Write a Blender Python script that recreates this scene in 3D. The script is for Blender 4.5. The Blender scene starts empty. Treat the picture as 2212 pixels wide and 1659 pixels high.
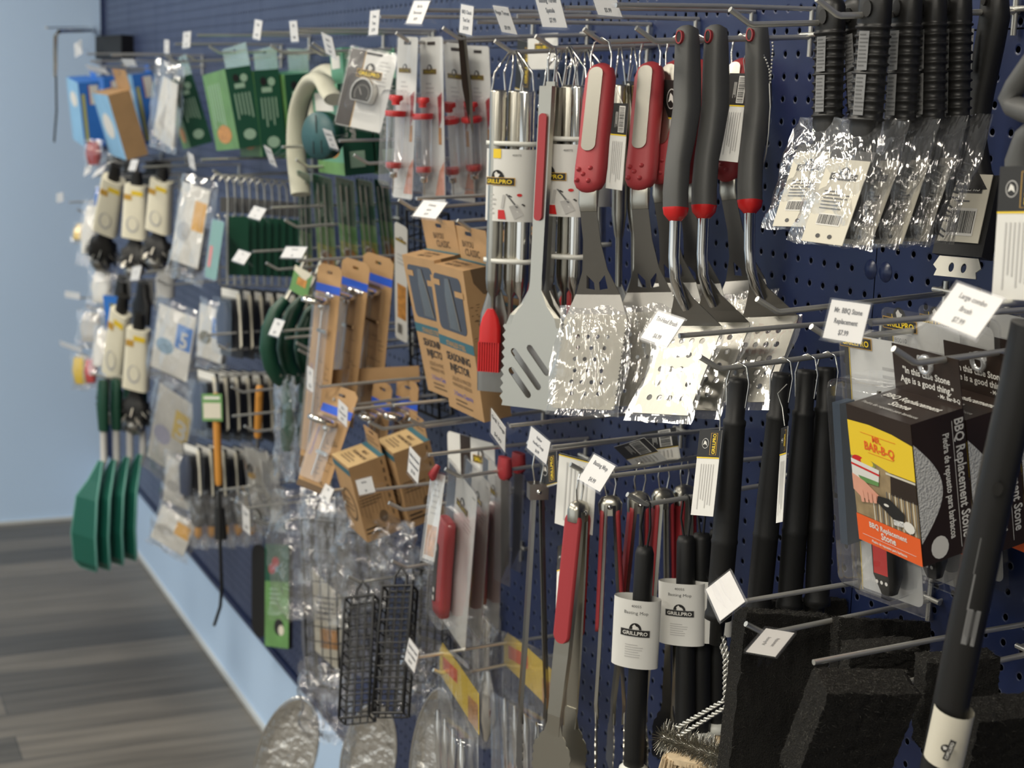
import bpy, math, random
import numpy as np
from mathutils import Matrix, Vector, noise
from mathutils.geometry import tessellate_polygon
random.seed(7)
S = bpy.context.scene
COL = S.collection
# ---------------------------------------------------------------- camera
CYAW, CPITCH, CROLL, FPX = 0.42894537, 0.18105874, 0.03185127, 3394.63
CAM = Vector((0, -1.0375, 1.626))
_cy, _sy, _cp, _sp = math.cos(CYAW), math.sin(CYAW), math.cos(CPITCH), math.sin(CPITCH)
FWD = Vector((-_cy * _cp, _sy * _cp, -_sp))
_r0 = Vector((_sy, _cy, 0)); _u0 = _r0.cross(FWD)
RGT = math.cos(CROLL) * _r0 + math.sin(CROLL) * _u0
UPV = -math.sin(CROLL) * _r0 + math.cos(CROLL) * _u0
cd = bpy.data.cameras.new('camera'); cam = bpy.data.objects.new('camera', cd); COL.objects.link(cam)
m = Matrix.Identity(4)
for i in range(3):
    m[i][0], m[i][1], m[i][2], m[i][3] = RGT[i], UPV[i], -FWD[i], CAM[i]
cam.matrix_world = m
cd.sensor_width = 36; cd.lens = FPX / 2212 * 36; cd.clip_start = .02
cd.dof.use_dof = True; cd.dof.focus_distance = 1.55; cd.dof.aperture_fstop = cd.lens / 6.8
S.camera = cam
# ---------------------------------------------------------------- light and exposure
S.view_settings.view_transform = 'Standard'; S.view_settings.look = 'None'
S.view_settings.exposure = 0.12; S.view_settings.gamma = 1; S.view_settings.use_curve_mapping = False
S.cycles.transparent_max_bounces = 24; S.cycles.max_bounces = 8; S.cycles.sample_clamp_indirect = 4
w = bpy.data.worlds.new('room_light'); S.world = w; w.use_nodes = True
w.node_tree.nodes['Background'].inputs[0].default_value = (.75, .85, 1, 1)
w.node_tree.nodes['Background'].inputs[1].default_value = .11
def area(name, loc, size, power, col=(1, .93, .80), rot=(0, 0, 0)):
    l = bpy.data.lights.new(name, 'AREA'); l.shape = 'RECTANGLE'; l.size, l.size_y = size
    l.energy = power; l.color = col
    o = bpy.data.objects.new(name, l); o.location = loc; o.rotation_euler = rot; COL.objects.link(o); return o
LAMPS = [(.1, -1.55), (-2.2, -1.5), (-4.5, -1.5), (.1, -3.6), (-2.2, -3.6), (-4.5, -3.6)]
for i, (x, y) in enumerate(LAMPS):
    area('ceiling_lamp_light', (x, y, 2.93), (1.15, .3), 32)
# added bluish fill light, no known source, behind and left of the camera
area('added_front_fill', (-1.5, -5.4, 1.5), (6.0, 2.2), 20, (.72, .86, 1), (math.radians(90), 0, 0))
# ---------------------------------------------------------------- pixel -> place helpers
def ray(px, py): return FWD + (px - 1106) / FPX * RGT - (py - 829.5) / FPX * UPV
def at(px, py, Y):
    v = ray(px, py); return CAM + v * ((-Y - CAM.y) / v.y)
def proj(P):
    d = Vector(P) - CAM; z = d.dot(FWD); return 1106 + FPX * d.dot(RGT) / z, 829.5 - FPX * d.dot(UPV) / z
def atx(px, py, X):
    v = ray(px, py); return CAM + v * ((X - CAM.x) / v.x)
def basis(o, x, z):
    z = z.normalized(); x = (x - z * x.dot(z)).normalized(); y = z.cross(x)
    M = Matrix.Identity(4)
    for i in range(3): M[i][0], M[i][1], M[i][2], M[i][3] = x[i], y[i], z[i], o[i]
    return M
def quad(TL, TR, BL, Y, yaw=0, pitch=None):
    """rigid rectangle seen at three corners: returns placement, width, height (x right, z up, front -y)"""
    o = at(*TL, Y) if not isinstance(Y, Vector) else Y
    a = math.radians(yaw); n0 = Vector((math.sin(a), -math.cos(a), 0)); e1 = Vector((math.cos(a), math.sin(a), 0))
    def hit(p, n):
        v = ray(*p); return CAM + v * ((o - CAM).dot(n) / v.dot(n))
    best = None
    for k in ([pitch] if pitch is not None else range(-50, 51, 2)):
        b = math.radians(k); n = math.cos(b) * n0 + Vector((0, 0, math.sin(b)))
        R, B = hit(TR, n), hit(BL, n)
        c = abs((R - o).normalized().dot((o - B).normalized())) + abs(k) * .001
        if best is None or c < best[0]: best = (c, R, B)
    _, R, B = best
    M = basis(o, R - o, o - B)
    return M, (R - o).dot(Vector((M[0][0], M[1][0], M[2][0]))), (o - B).length
def tool(top, bot, Y, Yb=None, yaw=30):
    """long tool: origin at its top, z axis up along it; returns placement, length"""
    t = at(*top, Y) if not isinstance(top, Vector) else top
    b = at(*bot, Y if Yb is None else Yb)
    a = math.radians(yaw)
    return basis(t, Vector((math.cos(a), math.sin(a), 0)), t - b), (t - b).length
# ---------------------------------------------------------------- materials
MATS = {}
def mat(name, col=(.8, .8, .8), rough=.5, metal=0, spec=.5, bump=0, bscale=200, var=0, emit=0, coat=0, stretch=None, sheen=0, bdist=.002):
    if name in MATS: return MATS[name]
    m = bpy.data.materials.new(name); m.use_nodes = True; nt = m.node_tree; b = nt.nodes['Principled BSDF']
    b.inputs['Base Color'].default_value = (*col, 1); b.inputs['Roughness'].default_value = rough
    b.inputs['Metallic'].default_value = metal; b.inputs['Specular IOR Level'].default_value = spec
    b.inputs['Coat Weight'].default_value = coat; b.inputs['Sheen Weight'].default_value = sheen
    tc = nt.nodes.new('ShaderNodeTexCoord'); src = tc.outputs['Object']
    if stretch:
        mp = nt.nodes.new('ShaderNodeMapping'); mp.inputs['Scale'].default_value = stretch; nt.links.new(src, mp.inputs[0]); src = mp.outputs[0]
    nz = nt.nodes.new('ShaderNodeTexNoise'); nz.inputs['Scale'].default_value = bscale; nz.inputs['Detail'].default_value = 3
    nt.links.new(src, nz.inputs['Vector'])
    if bump:
        bp = nt.nodes.new('ShaderNodeBump'); bp.inputs['Strength'].default_value = bump; bp.inputs['Distance'].default_value = bdist
        nt.links.new(nz.outputs[0], bp.inputs['Height']); nt.links.new(bp.outputs[0], b.inputs['Normal'])
    if var:
        mx = nt.nodes.new('ShaderNodeMix'); mx.data_type = 'RGBA'
        mx.inputs[6].default_value = (*[c * (1 - var) for c in col], 1); mx.inputs[7].default_value = (*[min(1, c * (1 + var)) for c in col], 1)
        nt.links.new(nz.outputs[0], mx.inputs[0]); nt.links.new(mx.outputs[2], b.inputs['Base Color'])
    if emit:
        b.inputs['Emission Color'].default_value = (*col, 1); b.inputs['Emission Strength'].default_value = emit
    MATS[name] = m; return m
def film(name, tint=(.97, .97, .98), lo=.05, hi=.6, rough=.1, haze=.04, bump=.5, scale=40, stretch=(1, 1, .35), warp=1.5, power=1.9):
    m = bpy.data.materials.new(name); m.use_nodes = True; nt = m.node_tree; N = nt.nodes; L = nt.links
    N.remove(N['Principled BSDF']); out = N['Material Output']
    tr = N.new('ShaderNodeBsdfTransparent'); tr.inputs[0].default_value = (*tint, 1)
    gl = N.new('ShaderNodeBsdfGlossy'); gl.inputs['Roughness'].default_value = rough; gl.inputs['Color'].default_value = (1, 1, 1, 1)
    df = N.new('ShaderNodeBsdfDiffuse'); df.inputs[0].default_value = (.85, .86, .88, 1)
    lw = N.new('ShaderNodeLayerWeight'); lw.inputs[0].default_value = .35
    mr = N.new('ShaderNodeMapRange'); mr.inputs['To Min'].default_value = lo; mr.inputs['To Max'].default_value = hi
    pw = N.new('ShaderNodeMath'); pw.operation = 'POWER'; pw.inputs[1].default_value = power; lw.inputs[0].default_value = .5; L.new(lw.outputs['Facing'], pw.inputs[0]); L.new(pw.outputs[0], mr.inputs[0])
    a = N.new('ShaderNodeMixShader'); a.inputs[0].default_value = haze; L.new(tr.outputs[0], a.inputs[1]); L.new(df.outputs[0], a.inputs[2])
    b = N.new('ShaderNodeMixShader'); L.new(mr.outputs[0], b.inputs[0]); L.new(a.outputs[0], b.inputs[1]); L.new(gl.outputs[0], b.inputs[2])
    L.new(b.outputs[0], out.inputs[0])
    if bump:
        tc = N.new('ShaderNodeTexCoord'); mp = N.new('ShaderNodeMapping'); mp.inputs['Scale'].default_value = stretch
        nz = N.new('ShaderNodeTexNoise'); nz.inputs['Scale'].default_value = scale; nz.inputs['Detail'].default_value = 4; nz.inputs['Distortion'].default_value = warp
        bp = N.new('ShaderNodeBump'); bp.inputs['Strength'].default_value = bump; bp.inputs['Distance'].default_value = .016
        L.new(tc.outputs['Object'], mp.inputs[0]); L.new(mp.outputs[0], nz.inputs['Vector']); L.new(nz.outputs[0], bp.inputs['Height'])
        for s in (gl, lw, df): L.new(bp.outputs[0], s.inputs['Normal'])
    MATS[name] = m; return m
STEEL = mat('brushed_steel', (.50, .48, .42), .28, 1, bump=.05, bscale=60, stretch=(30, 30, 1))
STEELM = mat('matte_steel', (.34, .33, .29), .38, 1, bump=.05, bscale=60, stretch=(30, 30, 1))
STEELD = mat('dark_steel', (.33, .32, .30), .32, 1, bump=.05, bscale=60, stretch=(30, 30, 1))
CHROME = mat('polished_steel', (.78, .76, .72), .1, 1)
ZINC = mat('zinc_wire', (.66, .65, .60), .33, .75, bump=.03)
WIREK = mat('black_wire', (.012, .012, .013), .35)
BLACK = mat('black_plastic', (.013, .0125, .012), .42, spec=.4, bump=.05, bscale=300)
RUBK = mat('black_rubber', (.010, .010, .010), .5, spec=.4, bump=.06, bscale=400)
GREYR = mat('grey_rubber', (.085, .085, .082), .55, bump=.05, bscale=500)
RED = mat('red_silicone', (.37, .035, .042), .5, bump=.04, bscale=500)
REDB = mat('bright_red_plastic', (.6, .02, .02), .25)
WHITE = mat('white_card', (.72, .71, .67), .55, var=.03, bscale=30)
CREAM = mat('cream_card', (.66, .62, .51), .6, var=.03, bscale=30)
PAPER = mat('tag_paper', (.74, .72, .67), .5)
INK = mat('black_ink', (.015, .014, .013), .45)
INKG = mat('grey_ink', (.12, .12, .12), .6)
INKP = mat('pale_grey_ink', (.5, .49, .47), .6)
GOLD = mat('gold_print', (.62, .36, .06), .45)
YELL = mat('yellow_print', (.85, .60, .03), .45)
ORNG = mat('orange_print', (.80, .12, .02), .45)
KRAFT = mat('kraft_card', (.43, .26, .12), .7, var=.12, bscale=25, bump=.04)
KRAFTD = mat('kraft_print', (.13, .08, .04), .7)
TEAL = mat('teal_print', (.035, .13, .17), .6)
BLUEP = mat('blue_print', (.02, .07, .45), .5)
BLUEB = mat('bright_blue_card', (.03, .18, .62), .45, var=.15, bscale=12)
LBLUE = mat('light_blue_card', (.25, .5, .75), .5, var=.2, bscale=15)
GRND = mat('dark_green_card', (.008, .075, .04), .5, var=.1, bscale=20)
GRNL = mat('leaf_green_card', (.13, .29, .09), .5, var=.45, bscale=14)
GRNM = mat('mint_green_card', (.12, .34, .22), .5, var=.2, bscale=20)
GRNS = mat('green_silicone', (.006, .10, .07), .45, bump=.04, bscale=300)
GRNH = mat('dark_green_rubber', (.006, .055, .03), .42, bump=.04)
WOOD = mat('orange_wood', (.62, .27, .04), .45, var=.25, bscale=10, stretch=(12, 12, 1))
NYLON = mat('white_nylon', (.72, .72, .66), .4)
DARKBR = mat('dark_brown_card', (.028, .017, .012), .33, var=.1, bscale=20)
STONE = mat('pumice_stone', (.62, .62, .60), .9, bump=1, bscale=500, var=.35)
FLESH = mat('printed_skin', (.70, .34, .24), .5, var=.1, bscale=60)
FOOD = mat('printed_food', (.55, .25, .06), .5, var=.8, bscale=90)
SALAD = mat('printed_salad', (.30, .33, .08), .5, var=.9, bscale=110)
GRILLP = mat('printed_grill', (.30, .22, .12), .5, var=.6, bscale=70)
FILM = film('clear_film', tint=(.985, .985, .99), lo=.07, hi=.6, rough=.11, haze=.025, bump=1, scale=13, power=1.3)
FILMS = film('smooth_clear_plastic', tint=(.98, .98, .985), lo=.05, hi=.6, rough=.09, haze=.03, power=1.2, bump=.25, scale=8)
BLIST = film('blister_plastic', tint=(.985, .988, .996), lo=.03, hi=.5, rough=.09, haze=.008, bump=.1, scale=12)
TAGP = film('tag_holder_plastic', tint=(.99, .99, 1), lo=.008, hi=.12, rough=.35, haze=.01, bump=0)
EYE = film('eyelet_plastic', tint=(.9, .9, .9), lo=.25, hi=.8, rough=.12, haze=.35, bump=0)
STRIP = mat('silver_print', (.22, .22, .22), .4)
# ---------------------------------------------------------------- mesh builder
_txt = {}
def textgeo(s, bold):
    k = (s, bold)
    if k not in _txt:
        c = bpy.data.curves.new('t', 'FONT'); c.body = s; c.size = 1; c.resolution_u = 2; c.offset = .022 if bold else 0; c.fill_mode = 'FRONT'
        o = bpy.data.objects.new('t', c); COL.objects.link(o)
        me = o.evaluated_get(bpy.context.evaluated_depsgraph_get()).to_mesh()
        vs = [(v.co.x, v.co.y) for v in me.vertices]; fs = [tuple(p.vertices) for p in me.polygons]
        o.evaluated_get(bpy.context.evaluated_depsgraph_get()).to_mesh_clear()
        bpy.data.objects.remove(o); bpy.data.curves.remove(c)
        w = max((v[0] for v in vs), default=1)
        _txt[k] = (vs, fs, w)
    return _txt[k]
class MB:
    def __init__(s): s.v, s.f, s.m, s.sm, s.mats, s.T, s.warp = [], [], [], [], [], None, None
    def mi(s, m):
        if m not in s.mats: s.mats.append(m)
        return s.mats.index(m)
    def add(s, vs, fs, m, smooth=False):
        n = len(s.v); T = s.T
        if s.warp: vs = [s.warp(q) for q in vs] if T is None else [s.warp(T @ Vector(q)) for q in vs]; T = None
        s.v += [tuple(T @ Vector(p)) for p in vs] if T is not None else [tuple(p) for p in vs]
        k = s.mi(m)
        for f in fs: s.f.append(tuple(i + n for i in f)); s.m.append(k); s.sm.append(smooth)
        return s
    def box(s, x0, x1, y0, y1, z0, z1, m):
        v = [(x, y, z) for z in (z0, z1) for y in (y0, y1) for x in (x0, x1)]
        return s.add(v, [(0, 2, 3, 1), (4, 5, 7, 6), (0, 1, 5, 4), (2, 6, 7, 3), (0, 4, 6, 2), (1, 3, 7, 5)], m)
    def tube(s, pts, r, m, n=8, caps=True, flat=1):
        pts = [Vector(p) for p in pts]; R = r if isinstance(r, (list, tuple)) else [r] * len(pts)
        rings = []; ref = None
        for i, p in enumerate(pts):
            a = pts[max(i - 1, 0)]; b = pts[min(i + 1, len(pts) - 1)]; t = (b - a)
            if t.length < 1e-9: t = Vector((0, 0, 1))
            t.normalize()
            if ref is None: ref = Vector((1, 0, 0)) if abs(t.x) < .9 else Vector((0, 1, 0))
            u = (ref - t * ref.dot(t)).normalized(); ref = u; w = t.cross(u)
            rings.append([p + (u * math.cos(2 * math.pi * k / n) + w * math.sin(2 * math.pi * k / n) * flat) * R[i] for k in range(n)])
        return s.rings(rings, m, caps)
    def rings(s, rings, m, caps=True, smooth=True, close=True):
        n = len(rings[0]); vs = [p for r in rings for p in r]; fs = []
        for i in range(len(rings) - 1):
            for k in range(n if close else n - 1):
                fs.append((i * n + k, i * n + (k + 1) % n, (i + 1) * n + (k + 1) % n, (i + 1) * n + k))
        s.add(vs, fs, m, smooth)
        if caps:
            s.add(rings[0], [tuple(range(n))[::-1]], m); s.add(rings[-1], [tuple(range(n))], m)
        return s
    def loft(s, secs, m, n=20, e=2.0, caps=True):
        """secs: (x, y, z, half width, half depth)"""
        R = []
        for (x, y, z, a, b) in secs:
            r = []
            for k in range(n):
                t = 2 * math.pi * k / n; c, q = math.cos(t), math.sin(t)
                r.append((x + a * math.copysign(abs(c) ** (2 / e), c), y + b * math.copysign(abs(q) ** (2 / e), q), z))
            R.append(r)
        return s.rings(R, m, caps)
    def lathe(s, prof, m, n=20, ax='z', c=(0, 0, 0)):
        R = []
        for (r, h) in prof:
            q = []
            for k in range(n):
                t = 2 * math.pi * k / n; a, b = r * math.cos(t), r * math.sin(t)
                q.append((c[0] + a, c[1] + b, c[2] + h) if ax == 'z' else ((c[0] + a, c[1] + h, c[2] + b) if ax == 'y' else (c[0] + h, c[1] + a, c[2] + b)))
            R.append(q)
        return s.rings(R, m)
    def plate(s, out, y0, y1, m, holes=(), edge=None):
        """outline in (x, z) cut with holes, from y0 (front) to y1 (back)"""
        loops = [list(out)] + [list(h) for h in holes]; flat = [p for l in loops for p in l]
        tri = tessellate_polygon([[Vector((p[0], p[1], 0)) for p in l] for l in loops])
        s.add([(p[0], y0, p[1]) for p in flat], [tuple(t) for t in tri], m)
        if y1 is None: return s
        s.add([(p[0], y1, p[1]) for p in flat], [tuple(t) for t in tri], m)
        for l in loops:
            n = len(l); s.add([(p[0], y, p[1]) for y in (y0, y1) for p in l], [(i, (i + 1) % n, n + (i + 1) % n, n + i) for i in range(n)], edge or m)
        return s
    # printing: flat shapes a hair in front of a face
    def rect(s, x0, z0, x1, z1, m, y=-.0004):
        if s.warp:
            for k in range(6): a, c = x0 + (x1 - x0) * k / 6, x0 + (x1 - x0) * (k + 1) / 6; s.add([(a, y, z0), (c, y, z0), (c, y, z1), (a, y, z1)], [(0, 1, 2, 3)], m)
            return s
        return s.add([(x0, y, z0), (x1, y, z0), (x1, y, z1), (x0, y, z1)], [(0, 1, 2, 3)], m)
    def poly(s, pts, m, y=-.0004):
        t = tessellate_polygon([[Vector((p[0], p[1], 0)) for p in pts]])
        return s.add([(p[0], y, p[1]) for p in pts], [tuple(q) for q in t], m)
    def disc(s, x, z, rx, rz, m, y=-.0004, n=20): return s.poly([(x + rx * math.cos(6.2832 * k / n), z + rz * math.sin(6.2832 * k / n)) for k in range(n)], m, y)
    def text(s, t, x, z, size, m, y=-.0008, align='c', bold=False, rot=0, maxw=None, fat=0):
        vs, fs, w = textgeo(t, bold); sx = size
        if maxw and w * size > maxw: sx = maxw / w
        off = {'c': -w / 2, 'l': 0, 'r': -w}[align]; c, q = math.cos(math.radians(rot)), math.sin(math.radians(rot))
        P = []
        for (a, b) in vs:
            a = (a + off) * sx; b *= size; P.append((x + a * c - b * q, y, z + a * q + b * c))
        return s.add(P, fs, m)
    def small(s, x0, z0, x1, z1, n, m, y=-.0006, seed=1, vert=False):
        rr = random.Random(seed)
        for i in range(n):
            if vert:
                a = x0 + (x1 - x0) * (i + .2) / n; s.rect(a, z0 + (z1 - z0) * rr.uniform(0, .3), a + (x1 - x0) * .35 / n, z1, m, y)
            else:
                a = z1 - (z1 - z0) * (i + .2) / n; s.rect(x0, a - (z1 - z0) * .35 / n, x0 + (x1 - x0) * rr.uniform(.6, 1), a, m, y)
        return s
    def barcode(s, x0, z0, x1, z1, y=-.0006, vert=True, seed=3):
        rr = random.Random(seed); s.rect(x0, z0, x1, z1, PAPER, y); p = 0
        while p < .95:
            q = p + rr.uniform(.012, .04)
            if vert: s.rect(x0 + (x1 - x0) * (.03 + p * .94), z0 + (z1 - z0) * .1, x0 + (x1 - x0) * min(.98, .03 + q * .94), z1 - (z1 - z0) * .1, INK, y - .0002)
            else: s.rect(x0 + (x1 - x0) * .1, z0 + (z1 - z0) * (.03 + p * .94), x1 - (x1 - x0) * .1, z0 + (z1 - z0) * min(.98, .03 + q * .94), INK, y - .0002)
            p = q + rr.uniform(.012, .035)
        return s
    def logo(s, x, z, w, y=-.0004, rot=0, dark=INK, ink=YELL, edge=GOLD):
        """gold framed name plate with a dark dome over it"""
        old = s.T; L = Matrix.Translation((x, y, z)) @ Matrix.Rotation(-math.radians(rot), 4, 'Y'); s.T = (old @ L) if old is not None else L
        h = w * .26
        s.poly([(w * .2 * math.cos(math.pi * k / 12), h * .5 + w * .24 * math.sin(math.pi * k / 12)) for k in range(13)], dark, 0)
        s.poly([(-w * .07, h * .5), (w * .03, h * .5), (w * .09, h * .9), (w * .02, h * 1.0), (-.03 * w, h * 1.25), (-w * .1, h * .95)], PAPER, -.0002)
        s.rect(-w / 2, -h / 2, w / 2, h / 2, edge, -.0002); s.rect(-w * .48, -h * .43, w * .48, h * .43, dark, -.0004)
        s.text('GRILLPRO', 0, -h * .25, h * .72, ink, -.0007, bold=True, maxw=w * .9)
        s.T = old; return s
    def mesh(s, name):
        me = bpy.data.meshes.new(name); me.from_pydata(s.v, [], s.f)
        for m in s.mats: me.materials.append(m)
        me.polygons.foreach_set('material_index', s.m); me.polygons.foreach_set('use_smooth', s.sm)
        me.update(); return me
def rrect(x0, z0, x1, z1, r, n=5):
    P = []
    for cx, cz, a in ((x1 - r, z1 - r, 0), (x0 + r, z1 - r, 90), (x0 + r, z0 + r, 180), (x1 - r, z0 + r, 270)):
        for k in range(n + 1):
            t = math.radians(a + 90 * k / n); P.append((cx + r * math.cos(t), cz + r * math.sin(t)))
    return P
def circ(x, z, r, n=12, rz=None): return [(x + r * math.cos(6.2832 * k / n), z + (rz or r) * math.sin(6.2832 * k / n)) for k in range(n)]
# ---------------------------------------------------------------- scene objects
def empty(name, M, label, cat, group=None):
    o = bpy.data.objects.new(name, None); o.empty_display_size = .02; COL.objects.link(o); o.matrix_world = M
    o['label'] = label; o['category'] = cat
    if group: o['group'] = group
    return o
def part(name, mb, parent=None, label=None, kind=None):
    o = bpy.data.objects.new(name, mb.mesh(name) if isinstance(mb, MB) else mb); COL.objects.link(o)
    if parent: o.parent = parent
    if label: o['label'] = label
    if kind: o['kind'] = kind
    return o
def solo(name, mb, M, label, cat, group=None):
    o = part(name, mb); o.matrix_world = M; o['label'] = label; o['category'] = cat
    if group: o['group'] = group
    return o
KIDS = {}
def copy_tree(o, parent=None):
    c = o.copy(); COL.objects.link(c)
    if parent: c.parent = parent
    for ch in KIDS.get(o.name, []): copy_tree(ch, c)
    return c
PROTO = {}
def inst(key, fn, M, label, cat=None, group=None):
    """first call builds the thing with fn(), later calls copy it and its parts"""
    if key not in PROTO:
        o = fn(); PROTO[key] = o
        def walk(p):
            KIDS[p.name] = list(p.children)
            for c in p.children: walk(c)
        bpy.context.view_layer.update(); walk(o); c = o
    else: c = copy_tree(PROTO[key])
    c.matrix_world = M; c['label'] = label
    if cat: c['category'] = cat
    if group: c['group'] = group
    return c
I4 = Matrix.Identity(4)
# ---------------------------------------------------------------- the room
def struct(name, mb, loc=None):
    o = part(name, mb); o['kind'] = 'structure'
    if loc: o.location = loc
    return o
XL = -5.914
NAVY = bpy.data.materials.new('navy_pegboard'); NAVY.use_nodes = True
def navy():
    nt = NAVY.node_tree; N, L = nt.nodes, nt.links; b = N['Principled BSDF']
    b.inputs['Base Color'].default_value = (.009, .019, .078, 1); b.inputs['Roughness'].default_value = .36
    b.inputs['Specular IOR Level'].default_value = .5; b.inputs['Sheen Weight'].default_value = .42; b.inputs['Sheen Roughness'].default_value = .35; b.inputs['Sheen Tint'].default_value = (.62, .74, 1, 1)
    tc = N.new('ShaderNodeTexCoord'); sx = N.new('ShaderNodeSeparateXYZ'); L.new(tc.outputs['Object'], sx.inputs[0])
    def ma(op, a, c=None, c2=None):
        n = N.new('ShaderNodeMath'); n.operation = op
        for i, v in enumerate((a, c, c2)):
            if v is None: continue
            if isinstance(v, (int, float)): n.inputs[i].default_value = v
            else: L.new(v, n.inputs[i])
        return n.outputs[0]
    def fr(o): return ma('SUBTRACT', ma('FRACT', ma('DIVIDE', o, .0254)), .5)
    u, v = fr(sx.outputs[0]), fr(sx.outputs[2])
    d = ma('SQRT', ma('ADD', ma('MULTIPLY', u, u), ma('MULTIPLY', v, v)))
    hole = ma('LESS_THAN', d, .125)
    rim = ma('SMOOTH_MIN', d, .19, .05)
    bp = N.new('ShaderNodeBump'); bp.inputs['Strength'].default_value = 1; bp.inputs['Distance'].default_value = .012; L.new(rim, bp.inputs['Height'])
    nz = N.new('ShaderNodeTexNoise'); nz.inputs['Scale'].default_value = 3.5; L.new(tc.outputs['Object'], nz.inputs['Vector'])
    b2 = N.new('ShaderNodeBump'); b2.inputs['Strength'].default_value = .25; b2.inputs['Distance'].default_value = .03; L.new(nz.outputs[0], b2.inputs['Height']); L.new(bp.outputs[0], b2.inputs['Normal'])
    L.new(b2.outputs[0], b.inputs['Normal'])
    tr = N.new('ShaderNodeBsdfTransparent'); mx = N.new('ShaderNodeMixShader')
    L.new(hole, mx.inputs[0]); L.new(b.outputs[0], mx.inputs[1]); L.new(tr.outputs[0], mx.inputs[2]); L.new(mx.outputs[0], N['Material Output'].inputs[0])
navy()
NAVYP = mat('navy_enamel', (.008, .020, .082), .33, spec=.6)
LBW = mat('light_blue_paint', (.50, .66, .88), .6, var=.03, bscale=2, bump=.03)
BACK = mat('dark_backing', (.01, .012, .02), .8)
CEIL = mat('ceiling_white', (.8, .8, .78), .8, var=.03)
TRIM = mat('pale_trim', (.5, .52, .52), .6)
FLOOR = bpy.data.materials.new('grey_wood_planks'); FLOOR.use_nodes = True
def floor_mat():
    nt = FLOOR.node_tree; N, L = nt.nodes, nt.links; b = N['Principled BSDF']; b.inputs['Roughness'].default_value = .45
    tc = N.new('ShaderNodeTexCoord'); mp = N.new('ShaderNodeMapping'); mp.inputs['Rotation'].default_value = (0, 0, math.radians(90)); L.new(tc.outputs['Object'], mp.inputs[0])
    br = N.new('ShaderNodeTexBrick'); br.inputs['Scale'].default_value = 1; br.inputs['Brick Width'].default_value = 1.2; br.inputs['Row Height'].default_value = .15
    br.inputs['Mortar Size'].default_value = .0015; br.inputs['Color1'].default_value = (.155, .138, .115, 1); br.inputs['Color2'].default_value = (.06, .056, .05, 1); br.inputs['Mortar'].default_value = (.03, .03, .03, 1)
    L.new(mp.outputs[0], br.inputs['Vector'])
    m2 = N.new('ShaderNodeMapping'); m2.inputs['Scale'].default_value = (14, .9, 1); L.new(tc.outputs['Object'], m2.inputs[0])
    nz = N.new('ShaderNodeTexNoise'); nz.inputs['Scale'].default_value = 2.2; nz.inputs['Detail'].default_value = 6; L.new(m2.outputs[0], nz.inputs['Vector'])
    mr = N.new('ShaderNodeMapRange'); mr.inputs['To Min'].default_value = .35; mr.inputs['To Max'].default_value = 1.7; L.new(nz.outputs[0], mr.inputs[0])
    mx = N.new('ShaderNodeMix'); mx.data_type = 'RGBA'; mx.blend_type = 'MULTIPLY'; mx.inputs[0].default_value = 1
    L.new(br.outputs['Color'], mx.inputs[6]); L.new(mr.outputs[0], mx.inputs[7]); L.new(mx.outputs[2], b.inputs['Base Color'])
floor_mat()
PB = 1.626 - 1.3867   # bottom edge of the pegboard
struct('floor', MB().box(XL, 2.6, -5.6, .12, -.05, 0, FLOOR))
struct('ceiling', MB().box(XL, 2.6, -5.6, .12, 3, 3.05, CEIL))
struct('wall_left', MB().box(XL - .1, XL, -5.6, .12, 0, 3, LBW))
struct('wall_front', MB().box(XL, 2.6, -5.7, -5.6, 0, 3, CEIL))
struct('wall_right', MB().box(2.6, 2.7, -5.6, .12, 0, 3, CEIL))
struct('wall_back', MB().box(XL, 2.6, .012, .12, PB + .01, 3, BACK).box(XL, 2.6, 0, .12, 0, PB + .01, LBW))
# pegboard sheets: hole grid phase and seam measured from the photograph
GX, GZ = -1.54588, 1.626 - .171425
SEAM = -1.3525; ZSEAM = GZ + .0254 * 9.75
xs = [SEAM + 1.2192 * k for k in range(-4, 4)]; xs = [x for x in xs if XL < x < 2.6]; xs = [XL] + xs + [2.6]
for zi, (z0, z1) in enumerate(((PB, ZSEAM), (ZSEAM, 2.9))):
    for a, b in zip(xs[:-1], xs[1:]):
        ox, oz = GX - .0127, GZ - .0127
        e = .0008
        o = struct('wall_back_pegboard', MB().add([(a - ox + e, 0, z0 - oz + e), (b - ox - e, 0, z0 - oz + e), (b - ox - e, 0, z1 - oz - e), (a - ox + e, 0, z1 - oz - e)], [(0, 1, 2, 3)], NAVY), (ox, 0, oz))
struct('trim_1', MB().box(XL, 2.6, -.006, .004, PB - .01, PB + .006, NAVYP))
struct('trim_2', MB().box(XL, XL + .02, -.012, 0, PB, 3, NAVYP))
struct('baseboard_back', MB().box(XL + .01, 2.6, -.01, 0, 0, .012, TRIM))
struct('baseboard_left', MB().box(XL, XL + .01, -5.5, -.01, 0, .012, TRIM))
for dx in (-.0127, .0127):
    c = at(1897, 585, 0)
    solo('pan_head_screw', MB().lathe([(.0001, -.004), (.004, -.0038), (.006, -.0025), (.0105, -.0008), (.011, 0)], NAVYP, 16, 'y'), Matrix.Translation((c.x + dx, 0, c.z)),
         'navy painted screw head %s of the pegboard seam' % ('left' if dx < 0 else 'right'), 'screw')
struct('added_window_1', MB().plate([(-4.6, .35), (1.6, .35), (1.6, 2.65), (-4.6, 2.65)], -5.6, -5.54, TRIM, [[(-4.5, .4), (-4.5, 2.6), (-1.55, 2.6), (-1.55, .4)], [(-1.45, .4), (-1.45, 2.6), (1.5, 2.6), (1.5, .4)]]))  # invented frame on the unseen front wall, put around the added fill light
LAMPM = mat('lamp_diffuser', (1, .95, .86), .5, emit=2.2)
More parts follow.
